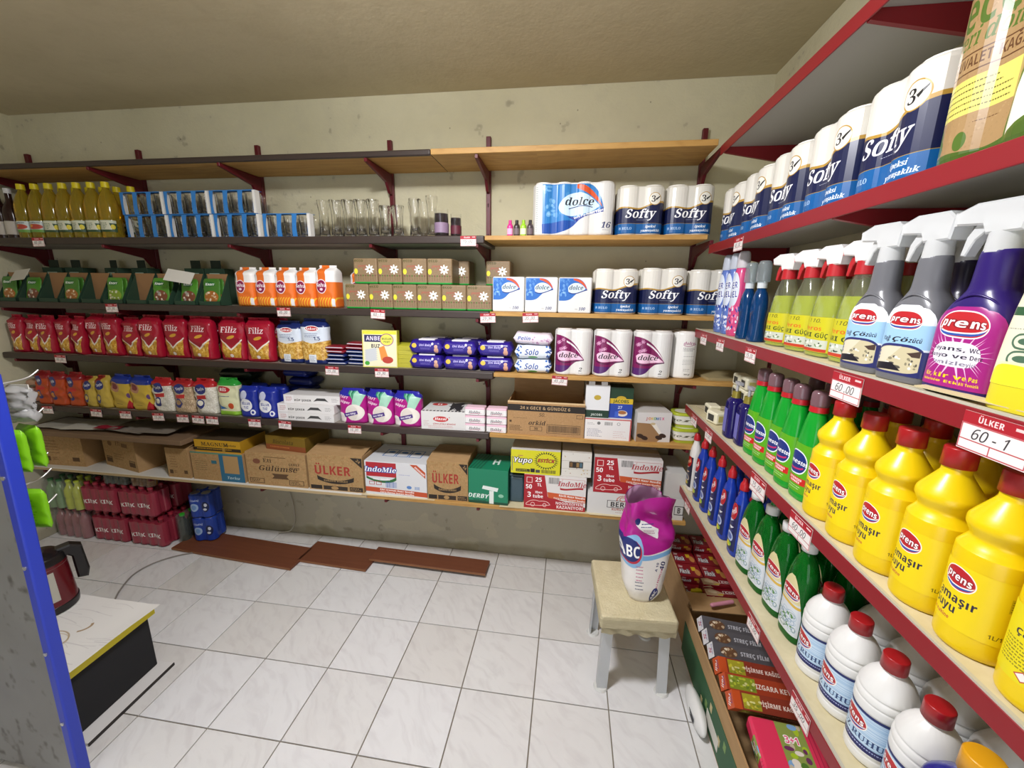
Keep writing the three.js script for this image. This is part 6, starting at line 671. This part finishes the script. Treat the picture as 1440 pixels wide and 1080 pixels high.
{ // crates with biscuits under the side shelves
  const crate = (w, h, d, m, name) => { const g = group(name), t = .006; mesh('base', BX(w, t, d), m, g, 0, t / 2, 0); for (const s of [-1, 1]) { mesh('long_side', BX(t, h, d), m, g, s * (w / 2 - t / 2), h / 2, 0); mesh('short_side', BX(w - 2 * t, h, t), m, g, 0, h / 2, s * (d / 2 - t / 2)); } return g; };
  const c1 = crate(.27, .25, .54, cardM, 'cardboard_crate'); put(c1, 'open brown carton full of wafer packs on the floor', 'carton', [1.108, 0, -.325]);
  const c2 = crate(.275, .235, .78, cardM, 'cardboard_crate'); { const gm = M('#2c5a38', .6); mesh('green_panel', BX(.002, .15, .76), gm, c2, -.1387, .085, 0); for (let k = 0; k < 10; k++) mesh('leaf_print', BX(.0012, .03, .02), M(k % 2 ? '#7a9a5a' : '#c9b88a', .6), c2, -.1398, .05 + (k % 3) * .035, -.1 + k * .045); mesh('white_patch', BX(.0012, .05, .12), M('#d9d6cc', .6), c2, -.1402, .06, .02); } put(c2, 'open carton with green printed side holding foil boxes', 'carton', [1.1, 0, .345]);
  { const fl = mesh('flap', BX(.26, .005, .1), cardM); put(fl, 'brown carton flap lying across the crate with wafers', 'carton flap', [1.1, .262, -.045], .03); fl.rotation.x = .12; }
  const pikT = CV(320, 96, '#8a1a26', (c, w, h) => { tx(c, 'Ülker', 60, 24, 22, '#f0e2d8', { i: 1 }); tx(c, 'Piknik', 95, 60, 46, '#f3efe9', { st: '#2a2a4a', lw: 6, i: 1 }); re(c, 200, 20, 60, 30, '#d8b22c'); el(c, 270, 60, 36, 24, '#c98a4a'); }), cookT = CV(320, 160, '#7d1420', (c, w, h) => { po(c, [[0, 30], [60, 10], [150, 100], [130, 160], [0, 160]], '#c2a282'); el(c, 60, 80, 40, 30, '#dcc8a8', .5); el(c, 120, 130, 30, 12, '#c9a82c', -.3); c.strokeStyle = '#e9dfd8'; c.lineWidth = 5; c.strokeRect(150, 50, 150, 56); tx(c, 'COOK', 225, 78, 44, '#f3ece6'); });
  const pm = T(pikT, .3), sd = M('#76141f', .35), yl = M('#d8cf1c', .4), bx = BX(.115, .038, .1);
  // each pack has its print on top and on the front
  for (let r = 0; r < 4; r++) for (let q = 0; q < 2; q++) for (let k = 0; k < 5 + (r < 1 ? 1 : 0) - (r > 2 ? 1 : 0); k++) { const m = mesh('wafer_pack', bx, [sd, sd, pm, sd, pm, sd]); put(m, 'dark red wafer pack, ' + ORDW[k] + ' up, ' + ORDW[r] + ' pile from the back wall, ' + (q ? 'wall side' : 'stool side'), 'wafer pack', [1.045 + q * .122, .028 + k * .0395 + .02, -.525 + r * .106], rr(-.03, .03), 'dark red wafer packs'); }
  const ym = mesh('snack_packet', RB(.05, .06, .02, .004), yl); put(ym, 'small bright yellow packet standing at the end of the wafers', 'packet', [1.03, .222, -.135], .2);
  const ck = T(cookT, .25); [[.24, -.105], [.24, -.16]].forEach(([yy, z], i) => { const m = mesh('biscuit_box', BX(.17, .06, .05), [sd, sd, ck, sd, ck, sd]); put(m, i ? 'dark red cookie pack with a cookie picture, set behind its twin' : 'dark red cookie pack with a cookie picture, at the end of the wafers', 'cookie pack', [1.14, .245 + i * .012, z], .03); });
  put(mesh('marker_pen', (() => { const g = new THREE.CapsuleGeometry(.009, .1, 6, 12); g.rotateZ(PI / 2); return g; })(), M('#cf8a9c', .5)), 'pink marker pen lying between the two cartons', 'pen', [1.1, .285, -.02], .35);
  // foil and baking paper boxes leaning in the second carton
  const foilT = CV(448, 96, '#8a3322', (c, w, h) => { re(c, 0, 0, 50, h, '#c24e22'); tx(c, 'PİŞİRME KAĞIDI', 290, 48, 34, '#f3e2d8'); re(c, 60, 8, 110, 80, '#a8a02c'); speck(c, 0, 0, 0, ['#000'], 1, 2); for (let k = 0; k < 18; k++) el(c, rr(66, 164), rr(14, 82), rr(6, 12), rr(5, 9), ['#c9c43a', '#86902c', '#dcd890'][k % 3]); }), stretchT = CV(448, 96, '#57555a', (c, w, h) => { el(c, 110, 50, 60, 34, '#6a4a34'); for (let k = 0; k < 16; k++) el(c, rr(60, 160), rr(24, 76), rr(5, 12), rr(4, 9), ['#c9b090', '#8a6a4a', '#e3d6c2'][k % 3]); tx(c, 'STREÇ FİLM', 290, 48, 36, '#c9cad2'); }), orgT = CV(448, 96, '#a83e22', (c, w, h) => { tx(c, 'IZGARA KEYFİ', 320, 48, 40, '#f4e6dc'); re(c, 20, 10, 170, 76, '#8a9a2c'); for (let k = 0; k < 24; k++) el(c, rr(26, 184), rr(16, 80), rr(6, 12), rr(5, 9), ['#b8c43a', '#6f8a2c', '#d6d890'][k % 3]); });
  const endW = CV(96, 96, '#e6e4e6', (c) => { tx(c, 'S', 48, 50, 64, '#b03a5c', { f: 'serif', i: 1 }); small(c, 12, 14, 70, 2, 12, '#2a3a8a', 5); }), endO = CV(96, 96, '#c9511f', (c) => { tx(c, 'roll', 48, 50, 40, '#f0e4ea', { r: .5 }); small(c, 16, 20, 60, 2, 10, '#4a3a8a', 5); });
  const G = BX(.24, .05, .05), mkF = (t, e, s, n) => { const tm = T(t, .35), em = T(e, .4), sm = M(s, .45); return mesh(n, G, [sm, em, tm, sm, tm, sm]); };
  [['stretch_film_box', stretchT, endW, '#4a484e', .10, 'grey stretch film box with white end, uppermost of three'], ['stretch_film_box', stretchT, endW, '#4a484e', .165, 'grey stretch film box with white end, middle of three'], ['stretch_film_box', stretchT, endW, '#4a484e', .23, 'grey stretch film box with white end, lowest of three'], ['baking_paper_box', foilT, endO, '#7d2c1c', .295, 'rust red baking paper box with orange end'], ['baking_paper_box', orgT, endO, '#8a3420', .36, 'orange grill foil box with green food picture'], ['baking_paper_box', foilT, endO, '#7d2c1c', .425, 'orange-ended box with pale food picture beside the pink pack']].forEach(([n, t, e, s, z, l]) => { const m = mkF(t, e, s, n); put(m, l, 'box', [1.09, .262, z], 0); m.rotation.set(.55, -.03, -.14); });
  const pkT = CV(320, 224, '#e0345c', (c, w, h) => { re(c, 110, 0, 120, h, '#8a9a4a'); for (let k = 0; k < 20; k++) el(c, rr(120, 220), rr(10, 210), rr(8, 22), rr(8, 20), ['#6a2f5c', '#c9b8a0', '#4f7a2c', '#7fa8d8', '#e6dcd0', '#a8c42c'][k % 6]); tx(c, '3+1', 165, 70, 40, '#e84a7c', { st: '#fff', lw: 6 }); for (let k = 0; k < 4; k++) re(c, 245 + k * 18, 0, 5, h, '#c2244c'); });
  { const pk = T(pkT, .25, { clearcoat: .6 }), rd = M('#d83058', .4), g = group('sponge_pack'); mesh('pack', RB(.21, .05, .17, .012, 3), [rd, rd, pk, rd, rd, rd][2], g, 0, .025, 0); mesh('film_fold', BX(.2, .002, .02), M('#e8d8dc', .1, { transmission: .7, thickness: 0 }), g, 0, .05, .088); put(g, 'hot pink sponge pack in clear film', 'sponge pack', [1.1, .238, .575], -.08).rotation.x = .1; }
  put(mesh('sponge', RB(.09, .04, .07, .006), M('#7fd01c', .8)), 'bright green sponge beside the pink pack', 'sponge', [1.16, .244, .71], .05);
  { const g = new THREE.SphereGeometry(1, 24, 14); const p = g.attributes.position; for (let i = 0; i < p.count; i++) { const yy = p.getY(i); p.setXYZ(i, p.getX(i) * .026 * (1 + .1 * fbm(yy * 5 + 3, p.getZ(i) * 5, 64, 2)), Math.max(0, yy * .045 + .04), p.getZ(i) * .1); } g.computeVertexNormals(); const b = group('white_bag'); mesh('sack', g, M('#e3e3e1', .5), b); mesh('print', BX(.001, .02, .05), M('#2a2c34', .6), b, -.0262, .045, .03); put(b, 'small white bag on the tiles against the green carton', 'bag', [.93, 0, .28], .02); }
}
{ // low box with paper top, kettle
  const g = group('low_box'), bm = M('#16161a', .8); mesh('body', RB(.44, .27, .3, .006), bm, g, 0, .148, 0); const base = mesh('base_board', RB(.52, .014, .33, .002), M('#d8d6d4', .5), g, .02, .007, 0); mesh('base_edge', BX(.004, .012, .33), M('#2a2422', .6), g, .281, .007, 0); mesh('lid', RB(.47, .012, .33, .003), M('#d9d7d3', .6), g, 0, .289, 0); mesh('yellow_tape', BX(.003, .036, .33), M('#e6d612', .45), g, .2368, .279, 0); put(g, 'low black box with white lid edged in yellow tape', 'box', [-1.545, 0, .56], .02);
  const ringT = CV(384, 288, '#e6e4df', (c, w, h) => { for (let k = 0; k < 30; k++) pa(c, `M${rr(0, 384)} ${rr(0, 288)} q ${rr(20, 60)} ${rr(-12, 12)} ${rr(60, 110)} ${rr(-8, 16)}`, null, 'rgba(196,192,190,.5)', rr(1, 3)); el(c, 205, 190, 44, 34, null, .3, 'rgba(150,120,80,.6)', 4); el(c, 215, 195, 38, 30, null, .2, 'rgba(170,140,90,.4)', 3); pa(c, 'M250 110 C262 120 258 140 240 150', null, 'rgba(140,105,60,.7)', 7); });
  const pg = new THREE.PlaneGeometry(.5, .32, 24, 16); pg.rotateX(-PI / 2); { const p = pg.attributes.position; for (let i = 0; i < p.count; i++) p.setY(i, .002 + .007 * fbm(p.getX(i) * 7, p.getZ(i) * 7, 64, 3) + (p.getX(i) > .2 ? (p.getX(i) - .2) * .12 : 0)); pg.computeVertexNormals(); } put(mesh('stained_paper', pg, T(ringT, .8)), 'white paper with brown cup rings on the black box', 'paper', [-1.53, .2955, .545], .0);
  const K = group('kettle'), kp = [[0, .068], [.004, .074], [.02, .074], [.17, .066], [.178, .065]]; mesh('body', loft(kp, 32), M('#5e0f18', .18), K); mesh('base_ring', loft([[.0, .075], [.022, .0765], [.024, .074]], 32), M('#151214', .3), K); mesh('rim', loft([[.172, .0675], [.192, .066], [.197, .06]], 32), M('#151214', .3), K); mesh('lid', loft([[.19, .062], [.205, .05], [.208, .02]], 28), M('#1b1719', .25), K); const sp = mesh('spout', loft([[.16, .02, .02], [.2, .026, .026]], 12), M('#151214', .3), K, -.06, 0, .02); const hd = ex([[.04, .2], [.078, .204], [.102, .19], [.108, .1], [.102, .075], [.084, .08], [.082, .165], [.07, .178], [.04, .172]], .03, .005); hd.translate(0, 0, -.015); mesh('handle', hd, M('#151214', .35), K); mesh('water_window', patch(kp.map((p) => [p[0], p[1], p[1]]), .045, .15, .1, .42, .001, 4, 4), M('#b5b3a6', .35), K); mesh('trim_line', new THREE.TorusGeometry(.0665, .0012, 6, 40).rotateX(PI / 2), M('#8a5a5c', .3, { metalness: .6 }), K, 0, .16, 0);
  put(K, 'dark red electric kettle with black handle and water window', 'kettle', [-1.715, .306, .47], 1.05).scale.setScalar(1.2);
}
{ // display rack whose blue-edged end panel stands in front
  const g = group('display_rack'), pt = DT(256, 256, (u, v) => { const a = fbm(u * 6, v * 6, 6, 4), b = fbm(u * 40, v * 40, 40, 3); let p = mix([150, 150, 146], [128, 126, 122], a * 1.2); if (b > .66) p = mix(p, [84, 80, 74], (b - .66) * 4); return p; });
  const pm = T(pt, .5, { metalness: .2 }), blue = M('#2338b0', .38); mesh('end_panel', RB(.95, 1.38, .02, .003), pm, g, -.497, .695, 0); mesh('edge_trim', RB(.03, 1.385, .034, .006), blue, g, -.012, .694, 0).userData.label = 'blue edge trim'; mesh('top_trim', RB(.97, .03, .034, .006), blue, g, -.497, 1.385, 0);
  for (const yy of [.25, .52, .82, 1.1]) mesh('screw', new THREE.CylinderGeometry(.006, .006, .004, 12).rotateX(PI / 2), M('#c9c9c9', .25, { metalness: .9 }), g, -.012, yy, .0185);
  mesh('foot', RB(.04, .03, .36, .005), blue, g, -.68, -.017, .1);
  const hk = tube([[0, 0, 0], [0, 0, -.1], [0, .006, -.22], [0, .026, -.25]], .0028, 16, 6), hm = M('#d9d9d6', .3, { metalness: .7 });
  for (const [x, yy] of [[-.27, 1.298], [-.28, 1.165], [-.3, 1.0], [-.3, .94], [-.3, .84]]) mesh('hook', hk, hm, g, x, yy, -.012);
  put(g, 'grey display rack with blue-edged end panel and wire hooks', 'rack', [-1.162, .001, .8], 0).rotation.z = -.05;
  const gt = CV(128, 224, '#7fc41c', (c, w, h) => { small(c, 16, 40, 90, 10, 16, '#5a9a12', 5); re(c, 0, 0, w, 20, '#8fd42c'); }), gb = mesh('hanging_packet', bag(.1, .145, .028, { top: .05, bot: .06, crumple: .004, nv: 12, nu: 22, sd: 60 }), T(gt, .3)); gb.geometry.translate(0, -.145, 0);
  rep(gb, 'lime green packet on the upper hook of the rack, # from the panel', 'packet', 'lime packets on the upper hook', [[-1.375, 1.163, .68, .1], [-1.375, 1.163, .64, .05], [-1.375, 1.165, .595, -.1]]); rep(gb, 'lime green packet on the lower hook of the rack, # from the panel', 'packet', 'lime packets on the lower hook', [[-1.41, .94, .66, 0], [-1.41, .94, .61, .1]]);
  { const wb = group('hanging_bag'); const q = bag(.12, .12, .04, { top: .05, bot: .12, crumple: .02, sd: 71 }); q.translate(0, -.12, 0); mesh('film', q, M('#d6d6d6', .15, { transmission: .55, thickness: 0 }), wb); mesh('white_filling', new THREE.SphereGeometry(1, 18, 12).scale(.05, .03, .016).translate(0, -.085, 0), M('#e8e8e8', .8), wb); mesh('header_card', BX(.115, .016, .003), M('#cfcdc4', .6), wb, 0, -.004, 0); put(wb, 'clear bag of white cotton hanging from the top hook', 'bag', [-1.37, 1.3, .61], .1); }
}
renderer.render(scene, camera);
